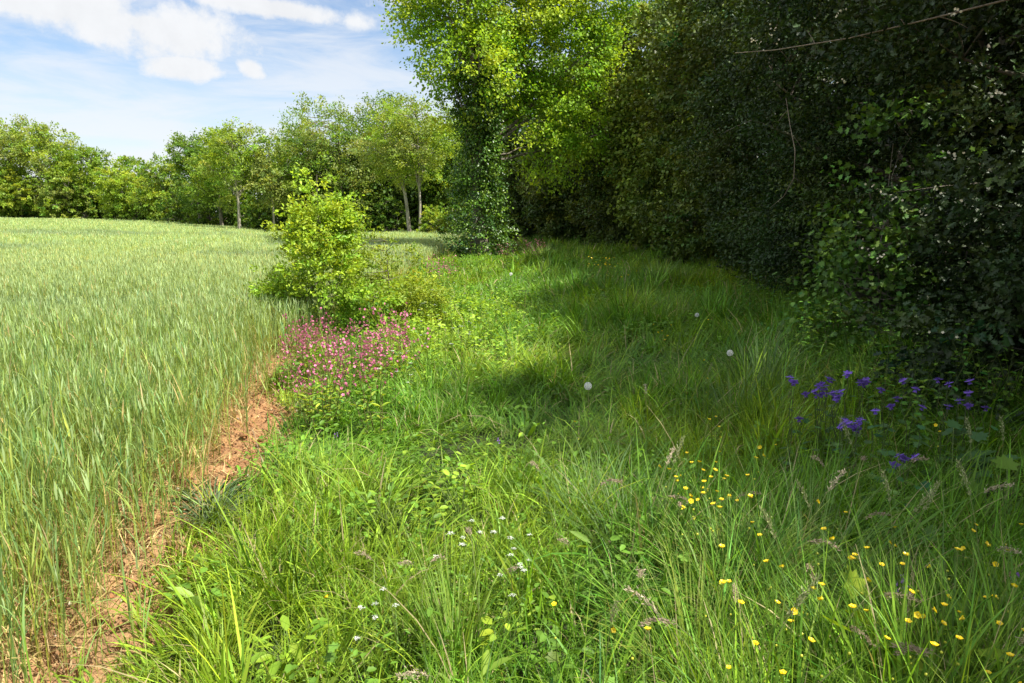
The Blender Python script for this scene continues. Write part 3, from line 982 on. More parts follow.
far_tree(434, 45.5, 232, 205, 36, 'small rounded bright green bush at the wheat edge by the pale ash trunk', 160, 'bush', col_=GY, col2=G2, bare=.0,
         lobes=9, dens=1.5, gap=.15, group=None, r0=.05, cat='bush')

def woodland():
    rng = np.random.default_rng(77)
    n = 5200
    a = rng.uniform(-.12, .92, n)
    Y = far_y(a) + 3 + rng.random(n) ** 1.3 * 12
    x = -a * Y
    hmax = np.interp(a, [0, .15, .3, .42, .5, .58, .66, .9], [6, 6.5, 7, 5.5, 4, 4, 5.5, 6])
    hh = rng.random(n) * hmax * (.75 + .5 * fbm(a * 14, Y * .1, s=5))
    P = np.stack([x, Y, ground_z(x, Y) + hh + .2], -1)
    D = np.stack([rng.normal(0, 1, n), rng.normal(-.6, 1, n), rng.normal(.4, .5, n)], -1)
    ac = Acc()
    sprays(ac, rng, P, D, 1.3, 26, .33, .7, LEAF_DIAMOND, (.085, .15, .026), amt=.25)
    tag(ac.obj('woodland', M_LEAF), 'mass of woodland undergrowth and foliage behind the far tree line', None, None, 'stuff')


woodland()

# ------------------------------------------------------------------ the ivy covered tree on the margin
def ivy_tree():
    x, y = -1.05, 25.5
    z = gz(x, y)
    rng = np.random.default_rng(301)
    root = empty('ivy_covered_tree', (x, y, z), 0, 'tall leaning tree with an ivy column round its trunk and a bright overhanging crown', 'tree')
    envs = [(-.5, .8, 9.6, 2.3, 2.2, 2.6), (-1.7, -.4, 8.3, .95, 1.1, .8), (-1.8, -.2, 7.2, .8, .9, .5), (-1.3, .3, 10.6, 1.6, 1.7, 1.6), (1.6, 1.4, 9.0, 2.3, 1.7, 2.2),
            (3.1, 1.6, 7.4, 1.9, 1.5, 1.7), (.9, 1.2, 6.9, 1.6, 1.2, 1.4), (-.3, 1.2, 12.2, 2.4, 2.0, 1.7), (3.6, 1.9, 10.2, 2.2, 1.8, 1.8),
            (-.4, -.6, 6.6, 1.2, 1.2, 1.3), (1.9, 1.5, 5.6, 1.3, 1.0, 1.2), (3.7, 1.2, 5.3, 1.5, 1.1, 1.3), (2.5, .9, 4.1, 1.1, .9, .9), (-1.0, .2, 5.3, .75, .7, .25)]
    P, D = shell(rng, 2350, envs, .34, 2.2, .5, 301, .40)
    a = Acc()
    skeleton(a, rng, P, [(0, 0, 0), (-.25, 0, 2.4), (-.05, 0, 5), (-.5, 0, 8.5), (-.4, .2, 12.2)], .24, 22, 260, twig_r=.018)
    tube(a, [(-.55, -.35, -.1), (-.35, -.3, 1.0), (-.05, -.25, 2.1), (.25, -.15, 3.4)], [.06, .055, .05, .03], (1, 1, 1), 6)
    a.obj('trunk', M_BARK, root)
    a = Acc()
    k = sstep(fbm(P[:, 0] * .6, P[:, 1] * .6, P[:, 2] * .6, s=5), .4, .62)[:, None]
    b = np.array([[.20, .36, .024]]) * (1 - k) + np.array([[.33, .46, .036]]) * k
    sprays(a, rng, P, D, .7, 42, .108, .8, LEAF_OVAL, b, droop=.25, spread=.28)
    a.obj('crown', M_LEAF, root)
    # ivy and suckers up the trunk
    a = Acc()
    n = 900
    zc = rng.random(n) ** .9 * 6.6 + .15
    R = np.interp(zc, [0, .6, 1.6, 2.6, 4, 5.5, 7], [.8, 1.25, .95, .62, .60, .62, .5]) * (.55 + .9 * fbm(zc * 1.4, rng.random(n) * 9, s=9, o=2))
    an = rng.uniform(0, 6.283, n)
    cx = np.interp(zc, [0, 2.4, 5, 7], [0, -.2, -.1, -.3])
    rr = R * rng.uniform(.45, 1, n)
    P2 = np.stack([cx + np.cos(an) * rr, np.sin(an) * rr * .9, zc], -1)
    D2 = np.stack([np.cos(an), np.sin(an), rng.normal(.1, .3, n)], -1)
    kk = (rng.random(n) < .4)[:, None]
    sprays(a, rng, P2, D2, .35, 24, .085, .85, LEAF_OVAL, np.where(kk, np.array([[.13, .24, .022]]), np.array([[.05, .115, .016]])), droop=.3, spread=.4)
    a.obj('ivy', M_LEAF_IVY, root)
    return root


ivy_tree()


# ------------------------------------------------------------------ wood edge on the right: each tree reaches to the ground
def wall_tree(name, x, y, R, H, label, seed, leaf=.05, n=2200, nper=30, base=(.035, .065, .018), base2=None, tmpl=LEAF_OVAL, ratio=.6, mat=None,
              r0=.16, ln=.35, foot=.75, over=1.15, cat='tree', aimy=-.5, spread=.24, extra=None, group=None, ry=1.0, lump=.5, gap_hi=.42):
    rng = np.random.default_rng(seed)
    z = gz(x, y)
    root = empty(name, (x, y, z), 0, label, cat, group)
    m = n * 3
    th = rng.uniform(0, 6.283, m); zz = rng.random(m) * H
    aim = math.atan2(aimy, -1.0)
    keep = rng.random(m) < np.clip(.55 + .75 * np.cos(th - aim), .13, 1)
    th, zz = th[keep], zz[keep]
    prof = np.interp(zz / H, [0, .08, .2, .4, .6, .8, .93, 1], [foot, foot + .1, 1, over, over, .92, .55, .12])
    lum = fbm(np.cos(th) * 1.7 + x, np.sin(th) * 1.7 + y, zz * .75, s=seed, o=4)
    lum2 = fbm(np.cos(th) * 5 + x, np.sin(th) * 5 + y, zz * 1.9, s=seed + 4, o=2)
    rr = R * prof * (1 + lump * (lum - .5) * 2.2 + .60 * (lum2 - .5)) * (1 - .34 * rng.random(len(th)) ** 1.7)
    P = np.stack([np.cos(th) * rr, np.sin(th) * rr * ry, zz + .08], -1)
    g = fbm(P[:, 0] * 1.6, P[:, 1] * 1.6, P[:, 2] * 1.6, s=seed + 8, o=2)
    gh = gap_hi + .10 * sstep(P[:, 2] / H, .55, .85)
    P, th = P[g > gh][:n], th[g > gh][:n]
    n = len(P)
    D = np.stack([np.cos(th), np.sin(th), rng.normal(.15, .5, n)], -1) + rng.normal(0, .25, (n, 3))
    a = Acc()
    skeleton(a, rng, P, [(0, 0, 0), (rng.normal(0, .15), rng.normal(0, .15), H * .4), (rng.normal(0, .3), rng.normal(0, .3), H * .9)], r0, 16, 150, twig_r=.010, start=.1)
    # extra stems
    for k in range(4):
        an = rng.uniform(0, 6.283); q = P[rng.integers(n)]
        tube(a, [(math.cos(an) * .25, math.sin(an) * .25, -.05), (math.cos(an) * .5 * R * .5, math.sin(an) * .5 * R * .5, H * .22), tuple(q * .8)], [.05, .038, .012], (1, 1, 1), 5)
    a.obj('trunk', M_BARK, root)
    a = Acc()
    b = np.asarray(base, float)[None] * np.ones((n, 1))
    if base2 is not None:
        k = sstep(fbm(P[:, 0] * .8, P[:, 1] * .8, P[:, 2] * .8, s=seed + 9), .48, .66)[:, None]
        b = b * (1 - k) + np.asarray(base2) * k
    dd = P + np.array([x, y, z - CAM_Z])
    dist = np.linalg.norm(dd, axis=1)
    Lof = np.maximum(leaf, .0052 * dist)
    sprays(a, rng, P, D, ln, nper, leaf, ratio, tmpl, b, droop=.2, spread=spread, L_of=Lof, amt=.24, yel=.15)
    # coarse inner leaves, added unseen to block sunlight through the crown
    m = int(38 * R * H)
    th2 = rng.uniform(0, 6.283, m); z2 = rng.random(m) ** 1.25 * H * .80
    pr = np.interp(z2 / H, [0, .08, .2, .4, .6, .8, .93, 1], [foot, foot, .9, over, over, .85, .5, .1])
    r2 = R * pr * np.sqrt(rng.random(m)) * .66
    Pi = np.stack([np.cos(th2) * r2, np.sin(th2) * r2 * ry, z2], -1)
    s = rng.uniform(.14, .28, m)
    scatter(a, LEAF_OVAL, Pi, frames(unit(rng.normal(0, 1, (m, 3))), unit(rng.normal(0, 1, (m, 3)))), s, s * .7, cvary(rng, np.asarray(base) * .9, m))
    a.obj('crown', mat or M_HEDGE, root)
    return root


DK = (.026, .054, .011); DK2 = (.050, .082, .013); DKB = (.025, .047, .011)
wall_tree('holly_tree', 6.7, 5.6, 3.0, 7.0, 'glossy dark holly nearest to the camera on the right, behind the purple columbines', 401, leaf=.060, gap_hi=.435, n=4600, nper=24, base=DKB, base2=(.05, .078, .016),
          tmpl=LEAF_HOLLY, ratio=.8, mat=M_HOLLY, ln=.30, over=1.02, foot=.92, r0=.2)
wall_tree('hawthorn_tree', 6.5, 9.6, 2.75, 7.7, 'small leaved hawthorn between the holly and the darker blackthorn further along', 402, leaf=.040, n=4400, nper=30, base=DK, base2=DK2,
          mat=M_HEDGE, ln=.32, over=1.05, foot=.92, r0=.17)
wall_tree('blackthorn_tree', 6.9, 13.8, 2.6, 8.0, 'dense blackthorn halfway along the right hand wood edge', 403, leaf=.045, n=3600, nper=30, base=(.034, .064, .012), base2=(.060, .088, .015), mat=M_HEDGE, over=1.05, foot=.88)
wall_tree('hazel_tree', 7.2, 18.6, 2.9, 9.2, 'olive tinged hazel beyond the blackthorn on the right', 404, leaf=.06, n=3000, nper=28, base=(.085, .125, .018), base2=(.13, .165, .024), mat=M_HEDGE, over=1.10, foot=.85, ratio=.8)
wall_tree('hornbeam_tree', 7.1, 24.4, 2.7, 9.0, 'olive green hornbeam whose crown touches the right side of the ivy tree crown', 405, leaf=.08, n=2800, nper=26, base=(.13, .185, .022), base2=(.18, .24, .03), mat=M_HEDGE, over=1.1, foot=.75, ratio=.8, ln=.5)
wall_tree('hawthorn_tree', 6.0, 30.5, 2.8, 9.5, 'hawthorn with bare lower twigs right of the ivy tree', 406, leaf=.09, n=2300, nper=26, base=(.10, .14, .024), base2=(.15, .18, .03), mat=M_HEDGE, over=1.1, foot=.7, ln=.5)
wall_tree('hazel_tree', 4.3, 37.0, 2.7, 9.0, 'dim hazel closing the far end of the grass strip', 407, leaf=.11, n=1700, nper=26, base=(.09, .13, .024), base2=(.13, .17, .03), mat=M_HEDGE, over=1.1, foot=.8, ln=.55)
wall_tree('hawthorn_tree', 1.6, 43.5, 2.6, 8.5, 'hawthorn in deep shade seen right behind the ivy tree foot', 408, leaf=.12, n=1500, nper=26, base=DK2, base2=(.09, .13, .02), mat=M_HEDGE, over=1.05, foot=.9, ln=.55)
# behind the first rank: bigger crowns that keep the wood dark
for i, (x, y, R, H, lb) in enumerate([(9.6, 3.2, 3.0, 6.2, 'tree crown behind the near holly'), (10.6, 8.2, 3.4, 10, 'tall tree behind the gap of holly and hawthorn'),
                                      (11.2, 13.8, 3.4, 10.5, 'tall tree behind the blackthorn'), (11.4, 20, 3.6, 11.5, 'tall tree behind the olive hazel'),
                                      (9.6, 28, 3.6, 11.5, 'tall tree behind the hornbeam'), (6.4, 36, 3.4, 11, 'tall tree behind the dim far hazel')]):
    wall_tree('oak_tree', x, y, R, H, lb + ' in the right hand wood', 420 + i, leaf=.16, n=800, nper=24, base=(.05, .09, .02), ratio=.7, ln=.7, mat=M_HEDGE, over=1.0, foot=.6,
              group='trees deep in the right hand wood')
# unseen trees added near the camera to cast shade on the foreground
wall_tree('hawthorn_tree', 6.2, 3.0, 2.2, 9.2, 'unseen hawthorn added beside the near holly to shade the foreground', 430, leaf=.06, ry=.62, n=1500, nper=26, base=DK2, mat=M_HEDGE, ln=.4, r0=.12, over=1.0, foot=.7, gap_hi=.42)
wall_tree('shade_elder_tree', 6.0, .8, 1.6, 7.4, 'slender unseen elder added outside the right edge to cast broken shade', 431, leaf=.09, n=1300, nper=24, base=(.07, .13, .02), mat=M_HEDGE, ln=.45, r0=.07, over=1.0, foot=.4, gap_hi=.35)
# ------------------------------------------------------------------ sapling and shrub on the margin
tree('hornbeam_sapling', -2.42, 8.7, [(0, 0, .90, .56, .55, .72), (.04, 0, 1.45, .30, .30, .36), (.0, 0, 1.98, .13, .14, .26), (.22, .05, 1.68, .13, .13, .15), (-.74, .1, .70, .28, .30, .16), (-.46, 0, .46, .46, .42, .42),
     (.46, .1, .70, .38, .4, .48), (-.42, 0, 1.22, .20, .22, .14), (.45, 0, 1.28, .20, .22, .13), (-.26, -.1, 1.52, .15, .14, .12), (.36, 0, 1.50, .14, .14, .10)],
     [(0, 0, 0), (.03, 0, .8), (-.02, .02, 1.4), (.0, 0, 2.10)], .024,
     'bright yellow green hornbeam sapling standing between the wheat and the pink campion', 'sapling', None, 501, n=950, nper=20, L=.048, ratio=.58, ln=.20,
     base=(.20, .34, .028), base2=(.33, .46, .042), tmpl=LEAF_OVAL, lump=.5, gap=.44, inner=.3, nl=18, twigs=170, twig_r=.006, droop=.05, freq=2.8, spread=.2, amt=.2)
tree('hawthorn_bush', -1.75, 9.6, [(-.05, 0, .65, .46, .42, .58), (.16, 0, 1.08, .24, .24, .32), (-.22, 0, 1.22, .18, .2, .26), (.38, -.1, .45, .36, .35, .38)],
     [(0, 0, 0), (.02, 0, .5), (.0, 0, 1.25)], .018, 'loose yellowish shrub leaning against the right side of the hornbeam sapling', 'bush', None, 502, n=520, nper=22, L=.042, ln=.18,
     base=(.30, .38, .04), base2=(.24, .33, .035), tmpl=LEAF_OVAL, lump=.4, gap=.33, inner=.3, nl=9, twigs=60, twig_r=.005, freq=2.4)
bb = wall_tree('bramble_bush', 4.0, 7.2, .5, 2.4, 'fresh green bramble climbing the front of the dark hawthorn', 503, leaf=.062, n=300, nper=9, base=(.08, .165, .022), base2=(.12, .22, .026),
               tmpl=LEAF_LOBED, ratio=.9, r0=.015, ln=.4, cat='bush', foot=1.2, over=.8)


def pt(px, py, Y):
    """point on a pixel's ray at distance Y ahead"""
    dx, dy, dz = pix_dir(px, py)
    t = Y / dy
    return np.array([dx * t, Y, CAM_Z + dz * t])


def bent(p0, p1, n=7, sag=.1, rng=None):
    p0, p1 = np.array(p0, float), np.array(p1, float)
    u = np.linspace(0, 1, n)[:, None]
    q = p0 * (1 - u) + p1 * u
    q[:, 2] += (np.sin(u[:, 0] * math.pi)) * sag
    return q


def petals(acc, c, axis, n, L, Wd, cup, colr, rng, tmpl=LEAF_OVAL):
    axis = unit(np.array(axis, float)); ref = np.array([1.0, 0, 0]) if abs(axis[2]) > .8 else np.array([0, 0, 1.0])
    s = unit(np.cross(axis, ref)); b = np.cross(axis, s)
    an = np.arange(n) / n * 6.283 + rng.uniform(0, 6)
    out = s[None] * np.cos(an)[:, None] + b[None] * np.sin(an)[:, None]
    ax = out * math.cos(cup) + axis[None] * math.sin(cup)
    nr = axis[None] * math.cos(cup) - out * math.sin(cup)
    scatter(acc, tmpl, np.repeat(np.array(c, float)[None], n, 0), frames(ax, nr), L, Wd, np.array(colr)[None] * np.exp(rng.normal(0, .08, n))[:, None])


def ball(acc, c, r, colr, sides=6, rings=4, sq=1.0):
    th = np.linspace(0, math.pi, rings + 1)
    pts = np.stack([0 * th, 0 * th, np.cos(th) * r * sq], -1) + np.array(c, float)
    V, Q = [], []
    an = np.arange(sides) / sides * 6.283
    for t in th:
        V.append(np.stack([np.cos(an) * math.sin(t) * r, np.sin(an) * math.sin(t) * r, np.full(sides, math.cos(t) * r * sq)], -1))
    V = np.concatenate(V) + np.array(c, float)
    i = np.arange(rings)[:, None] * sides; j = np.arange(sides)[None]; j2 = (j + 1) % sides
    acc.add(V, colr, np.stack([i + j, i + j2, i + sides + j2, i + sides + j], -1).reshape(-1, 4))


STEM = (.16, .24, .05)


def place(proto, spots, h, label, group, rng, sc=(.85, 1.15), tilt=.12, used=None):
    """first spot moves the prototype, the others are copies; spots are (px, py) of the flower, h its height"""
    used = {} if used is None else used
    for si, (px, py) in enumerate(spots):
        lab = label[si] if isinstance(label, list) else label
        s = rng.uniform(*sc)
        x, y, z = at_px(px, py, h * s)
        rz = rng.uniform(0, 6.28); tl = (rng.normal(0, tilt), rng.normal(0, tilt))
        k = rng.integers(len(proto)); p = proto[k]
        if not used.get(k):
            used[k] = True
            p.location = (x, y, z); p.rotation_euler = (tl[0] * .3, tl[1] * .3, rz); p.scale = (s,) * 3
            tag(p, lab, None, group)
        else:
            copy_thing(p, (x, y, z), rz, s, lab, group, (tl[0] * .3, tl[1] * .3))
    return used


# ------------------------------------------------------------------ buttercups
def make_buttercup(seed, h=.46):
    rng = np.random.default_rng(seed)
    r = empty('buttercup', (0, 0, -50), 0, 'x', 'buttercup')
    a = Acc(); tube(a, [(0, 0, 0), (.01, .01, h * .4), (-.005, .012, h * .75), (0, 0, h)], [.0018, .0015, .0012, .001], STEM, 4)
    q = (.035, -.02, h * .78)
    tube(a, [(0, .01, h * .5), (.02, 0, h * .68), q], [.0012, .001, .001], STEM, 4)
    kid(r, a.obj('stem', M_GRASS, r))
    a = Acc(); ax = (rng.normal(0, .5), rng.normal(0, .5), 1)
    petals(a, (0, 0, h), ax, 5, .0118, .0140, .62, (.90, .66, .015), rng)
    ball(a, (0, 0, h + .003), .0042, (.75, .62, .04), 5, 3)
    kid(r, a.obj('flower', M_BUTTER, r))
    a = Acc(); ball(a, q, .0045, (.6, .6, .06), 5, 3)
    kid(r, a.obj('bud', M_BUTTER, r))
    a = Acc(); n = 5; an = rng.uniform(0, 6.28, n)
    ax = np.stack([np.cos(an), np.sin(an), rng.uniform(.1, .7, n)], -1)
    P = np.stack([0 * an, 0 * an, rng.uniform(.05, h * .55, n)], -1)
    scatter(a, LEAF_LOBED, P, frames(ax, np.array([[0, 0, 1.0]]) + 0 * ax), .045, .05, cvary(rng, (.14, .25, .035), n))
    kid(r, a.obj('foliage', M_GRASS, r))
    return r


def zo(x0, y0, k, pts):
    return [(x0 + a / k, y0 + b / k) for a, b in pts]


ORD = ['leftmost', 'second', 'third', 'fourth', 'fifth', 'sixth', 'seventh', 'eighth', 'ninth', 'tenth', 'eleventh', 'twelfth', 'thirteenth', 'fourteenth', 'fifteenth', 'sixteenth']


def ordinal(spots, what, where):
    o = sorted(range(len(spots)), key=lambda i: spots[i][0])
    out = [''] * len(spots)
    for r, i in enumerate(o):
        out[i] = '%s %s' % (what, ('leftmost of those ' if r == 0 else 'rightmost of those ' if r == len(o) - 1 else ORD[r] + ' from left of those ') + where)
    return out


def place_by(proto, spots, regions, h, what, group, rng, **kw):
    """split spots by region (test, words) and name each by its rank from the left"""
    left = list(spots)
    for test, words_ in regions:
        m = [p for p in left if test(*p)]
        left = [p for p in left if not test(*p)]
        for k in range(0, len(m), 99):
            place(proto, m, h, ordinal(m, what, words_), group, rng, **kw)


BR = np.random.default_rng(61)
cups = [make_buttercup(i) for i in range(4)]
dense = zo(624, 413, 2.53, [(158, 105), (180, 122), (196, 133), (250, 103), (229, 127), (96, 137), (120, 152), (148, 158), (252, 167), (267, 160), (160, 200), (189, 200), (206, 201),
                            (176, 213), (209, 238), (150, 240), (162, 245), (236, 220), (309, 206), (283, 222), (221, 160), (246, 150), (320, 155), (350, 88), (352, 103), (322, 115),
                            (347, 93), (250, 240), (133, 175), (215, 180), (190, 150), (170, 228), (272, 214), (240, 200), (380, 76), (218, 14), (231, 11), (252, 33), (238, 60), (195, 215), (300, 215)])
used = place(cups, dense, .46, 'yellow buttercup in the dense drift left of the purple columbines', 'buttercups in the dense drift', BR)
low = zo(624, 413, 2.53, [(475, 210), (326, 267), (337, 297), (248, 320), (367, 366), (382, 374), (229, 401), (278, 420), (289, 468), (321, 575), (282, 628), (413, 645), (468, 571), (502, 480), (479, 425),
                          (471, 438), (475, 454), (430, 487), (401, 472), (426, 508), (621, 407), (599, 357), (621, 333), (636, 370), (562, 343), (571, 360), (681, 315), (688, 327), (699, 282), (721, 345),
                          (690, 367), (787, 377), (853, 325), (877, 288), (895, 277), (920, 315), (930, 330), (961, 338), (936, 370), (1003, 275), (1002, 431), (935, 450), (895, 460), (826, 450),
                          (798, 467), (797, 485), (842, 500), (870, 508), (762, 506), (784, 504), (733, 494), (708, 496), (693, 552), (772, 572), (848, 670), (887, 634), (976, 587), (1007, 535),
                          (953, 515), (991, 678), (735, 680), (746, 446), (620, 482), (611, 495), (849, 540), (800, 22), (800, 36), (532, 298), (487, 285), (562, 243), (848, 317)])
place_by(cups, low, [(lambda x, y: x < 745, 'left of the tallest seed heads'), (lambda x, y: y < 505, 'highest in the shaded seeding grass'),
                    (lambda x, y: x > 985, 'along the right edge'), (lambda x, y: x < 830 and y > 570, 'just left of the lime hogweed'), (lambda x, y: x < 855 and y <= 570, 'above and left of the hogweed shoot'),
                    (lambda x, y: x < 905 and y < 570, 'right above the hogweed shoot'), (lambda x, y: y < 570, 'below the low columbine'),
                    (lambda x, y: y > 640, 'near the bottom edge'), (lambda x, y: x < 925, 'between hogweed and vetches'), (lambda x, y: True, 'right of the mauve vetches')],
         .48, 'yellow buttercup,', 'buttercups in the seeding grass', BR, used=used)
mid = [(554, 631), (613, 660), (642, 672), (326, 622), (573, 440), (655, 335), (662, 341), (668, 348), (659, 345), (672, 338), (665, 352), (704, 373), (706, 393), (707, 331), (697, 512), (683, 507)]
place(cups, mid, .34, ordinal(mid, 'yellow buttercup,', 'strewn in the open green grass'), 'buttercups strewn thinly in the open grass', BR, used=used)
farb = [(605 + BR.normal(0, 9), 268 + BR.normal(0, 3.0)) for _ in range(26)] + [(622, 285), (627, 281), (634, 276), (590, 262)]
place(cups, farb, .40, 'orange yellow buttercup in the far patch near the dark wood foot', 'buttercups in the far patch', BR, (1.2, 1.7), used=used)


# ------------------------------------------------------------------ columbines
def columbine(flowers, label, seed, h0=.62):
    rng = np.random.default_rng(seed)
    pts = []
    fx = np.mean([p[0] for p in flowers]); fy = max(p[1] for p in flowers)
    bx, by, bz = at_px(fx, fy, h0 * .85)
    root = empty('columbine', (bx, by, bz), 0, label, 'columbine', 'purple columbines in front of the holly')
    a = Acc(); tips = []
    for (px, py) in flowers:
        q = pt(px, py, by + rng.normal(0, .07)) - np.array([bx, by, bz])
        path = bent((rng.normal(0, .03), rng.normal(0, .03), 0), q + np.array([0, 0, .03]), 8, .02)
        path[1:-1] += rng.normal(0, .008, (6, 3))
        path = np.concatenate([path, [q + np.array([.006, -.004, .022])]])
        tube(a, path, np.linspace(.0028, .0012, len(path)), (.12, .15, .07), 4)
        tips.append(q)
    a.obj('stem', M_GRASS, root)
    for q in tips:
        f = Acc(); ax = unit(np.array([rng.normal(0, .35), rng.normal(-.35, .3), -1.0]))
        pc = np.array([.23, .13, .56]) * math.exp(rng.normal(0, .15))
        petals(f, q + np.array([0, 0, .01]), ax, 5, .029, .026, .15, pc, rng)
        petals(f, q, ax, 5, .021, .021, 1.0, pc * .8, rng)
        petals(f, q + np.array([0, 0, .004]), -ax, 5, .020, .008, .9, pc * .9, rng, LEAF_LONG)
        ball(f, q - np.array([0, 0, .014]), .004, (.7, .6, .25), 5, 3)
        f.obj('flower', M_PETAL, root)
    a = Acc(); n = 26
    an = rng.uniform(0, 6.28, n); z = rng.uniform(.08, h0 * .75, n); r = rng.uniform(.02, .16, n)
    P = np.stack([np.cos(an) * r, np.sin(an) * r, z], -1)
    ax = np.stack([np.cos(an), np.sin(an), rng.normal(.1, .3, n)], -1)
    scatter(a, LEAF_LOBED, P, frames(ax, np.array([[0, 0, 1.0]]) + rng.normal(0, .25, (n, 3))), .045, .055, cvary(rng, (.085, .17, .05), n))
    a.obj('foliage', M_GRASS, root)
    return root


cz = lambda pts: zo(720, 330, 3.413, pts)
columbine(cz([(240, 165), (252, 180), (292, 220), (270, 305)]), 'leftmost purple columbine with single flowers beside the tall blue grass', 601)
columbine(cz([(345, 185), (322, 210), (345, 222), (372, 168), (360, 195), (335, 192), (352, 208), (380, 172), (330, 225), (365, 220)]), 'purple columbine with the densest knot of flowers', 602)
columbine(cz([(385, 215), (405, 218), (396, 238), (437, 148), (412, 212), (390, 226), (430, 155), (402, 230)]), 'purple columbine with one flower held high above its dense knot', 603)
columbine(cz([(475, 182), (502, 178), (490, 188), (483, 178), (498, 170)]), 'purple columbine with three flowers right of the high single flower', 604)
columbine(cz([(428, 310), (412, 332), (448, 322), (467, 342), (480, 308), (436, 322), (420, 318), (458, 334), (472, 316)]), 'lowest full clump of purple columbine, above the leaning brown seed heads', 605)
columbine(cz([(550, 206), (604, 236), (582, 262), (530, 278)]), 'purple columbine with loosely spaced flowers right of the clumps', 606)
columbine(cz([(622, 175), (668, 204), (692, 265)]), 'thin purple columbine in the middle of the loose right group', 607)
columbine(cz([(743, 172), (780, 186), (780, 262), (816, 243)]), 'purple columbine close against the dark holly leaves, left one', 608)
columbine(cz([(850, 176), (846, 216), (848, 260), (907, 268)]), 'rightmost purple columbine, against the dark holly', 609)
columbine(cz([(610, 432), (663, 435), (630, 440), (596, 462)]), 'small purple columbine standing low in the seeding grass', 610, .5)


# ------------------------------------------------------------------ red campion
def make_campion(seed, h=.62):
    rng = np.random.default_rng(seed)
    r = empty('red_campion', (0, 0, -50), 0, 'x', 'campion')
    a, lf, fl = Acc(), Acc(), Acc()
    for s in range(6):
        tip = np.array([rng.normal(0, .13), rng.normal(0, .13), h * rng.uniform(.65, 1.08)])
        path = bent((rng.normal(0, .02), rng.normal(0, .02), 0), tip, 6, .0); path[1:-1] += rng.normal(0, .01, (4, 3))
        tube(a, path, np.linspace(.0028, .0012, 6), (.20, .16, .07), 4)
        for k in range(4):
            f = .12 + .15 * k; p = np.array([np.interp(f * 5, range(6), path[:, i]) for i in range(3)])
            an = rng.uniform(0, 6.28); ax = np.array([[math.cos(an), math.sin(an), .5], [-math.cos(an), -math.sin(an), .5]])
            scatter(lf, LEAF_LONG, np.repeat(p[None], 2, 0), frames(ax, np.array([[0, 0, 1.0]] * 2)), .07, .05, cvary(rng, (.26, .38, .05), 2))
        for k in range(6):
            u = rng.uniform(.6, 1.0); p = np.array([np.interp(u * 5, range(6), path[:, i]) for i in range(3)])
            q = p + rng.normal(0, .028, 3) + np.array([0, 0, .025])
            tube(a, [p, q], [.001, .0008], (.30, .22, .10), 3)
            ball(fl, q - np.array([0, 0, .007]), .0050, (.50, .15, .20), 4, 3, 1.7)
            petals(fl, q, rng.normal(0, .6, 3) + np.array([0, -.7, .5]), 5, .0122, .012, .3, np.array([.68, .22, .36]) * math.exp(rng.normal(0, .18)), rng)
    kid(r, a.obj('stem', M_GRASS, r)); kid(r, lf.obj('foliage', M_GRASS, r)); kid(r, fl.obj('blossom', M_PETAL, r))
    return r


CR = np.random.default_rng(71)
cps = [make_campion(700 + i) for i in range(4)]
sp = []
for _ in range(34):
    u = CR.random()
    sp.append((300 + 102 * u + CR.normal(0, 4), 318 + CR.uniform(-8, 38) + (0.3 - u) * 10))
usedc = place(cps, sp, .60, 'pink flowering red campion in the thick clump before the hornbeam sapling', 'red campions in the thick pink clump', CR, (.8, 1.15))
place(cps, [(504 + 3.4 * k + CR.normal(0, 1.5), 236 + CR.uniform(-3, 5)) for k in range(13)], .72,
      'small looking red campion far off at the foot of the ivy covered tree', 'red campions at the foot of the ivy covered tree', CR, (.9, 1.2), used=usedc)
place(cps, [(437, 262), (445, 266), (432, 270), (450, 261), (428, 264)], .5, 'faded red campion on the field edge beyond the yellowish shrub', 'faded red campions on the field edge', CR, (.9, 1.2), used=usedc)
place(cps, [(292, 372), (287, 390), (298, 396), (312, 398)], .35, 'short red campion at the end of the bare soil strip', 'short red campions by the soil strip', CR, (.55, .7), used=usedc)


# ------------------------------------------------------------------ dandelion clocks, cow parsley, violets and other single flowers
def make_clock(seed, h=.42):
    rng = np.random.default_rng(seed)
    r = empty('dandelion_clock', (0, 0, -50), 0, 'x', 'dandelion')
    a = Acc(); tube(a, [(0, 0, 0), (.012, 0, h * .5), (0, 0, h)], [.003, .0026, .002], (.24, .26, .10), 5)
    kid(r, a.obj('stem', M_GRASS, r))
    a = Acc(); n = 420; d = unit(rng.normal(0, 1, (n, 3)))
    ball(a, (0, 0, h), .006, (.35, .28, .18), 6, 4)
    c = np.array([0, 0, h])
    t1 = unit(np.cross(d, rng.normal(0, 1, (n, 3))))
    R = .027
    for rot in (0, 1, 2):
        tt = t1 if rot == 0 else unit(np.cross(d, t1)) * (1 if rot == 1 else -1) + t1 * .4
        V = np.stack([c + d * R * .93, c + d * R + tt * .006 + np.cross(d, tt) * .0009, c + d * R * 1.02 + tt * .0065 - np.cross(d, tt) * .0009], 1)
        a.add(V.reshape(-1, 3), (.88, .88, .86), None, np.arange(n * 3).reshape(-1, 3))
    kid(r, a.obj('seed_head', M_PETAL, r))
    return r


cl = make_clock(1)
for i, (px, py, h, lb) in enumerate([(588, 386, .42, 'white dandelion clock near the middle of the grass, the largest looking one'), (730, 353, .42, 'white dandelion clock in the shade left of the columbines'),
                                     (511, 274, .45, 'pale dandelion clock far up the grass strip near the ivy covered tree'), (697, 315, .4, 'faint dandelion clock in the deep shade before the dark wood')]):
    x, y, z = at_px(px, py, h)
    s = h / .42
    if i == 0:
        cl.location = (x, y, z); cl.scale = (s,) * 3; cl['label'] = lb
    else:
        copy_thing(cl, (x, y, z), 1.0 * i, s, lb)


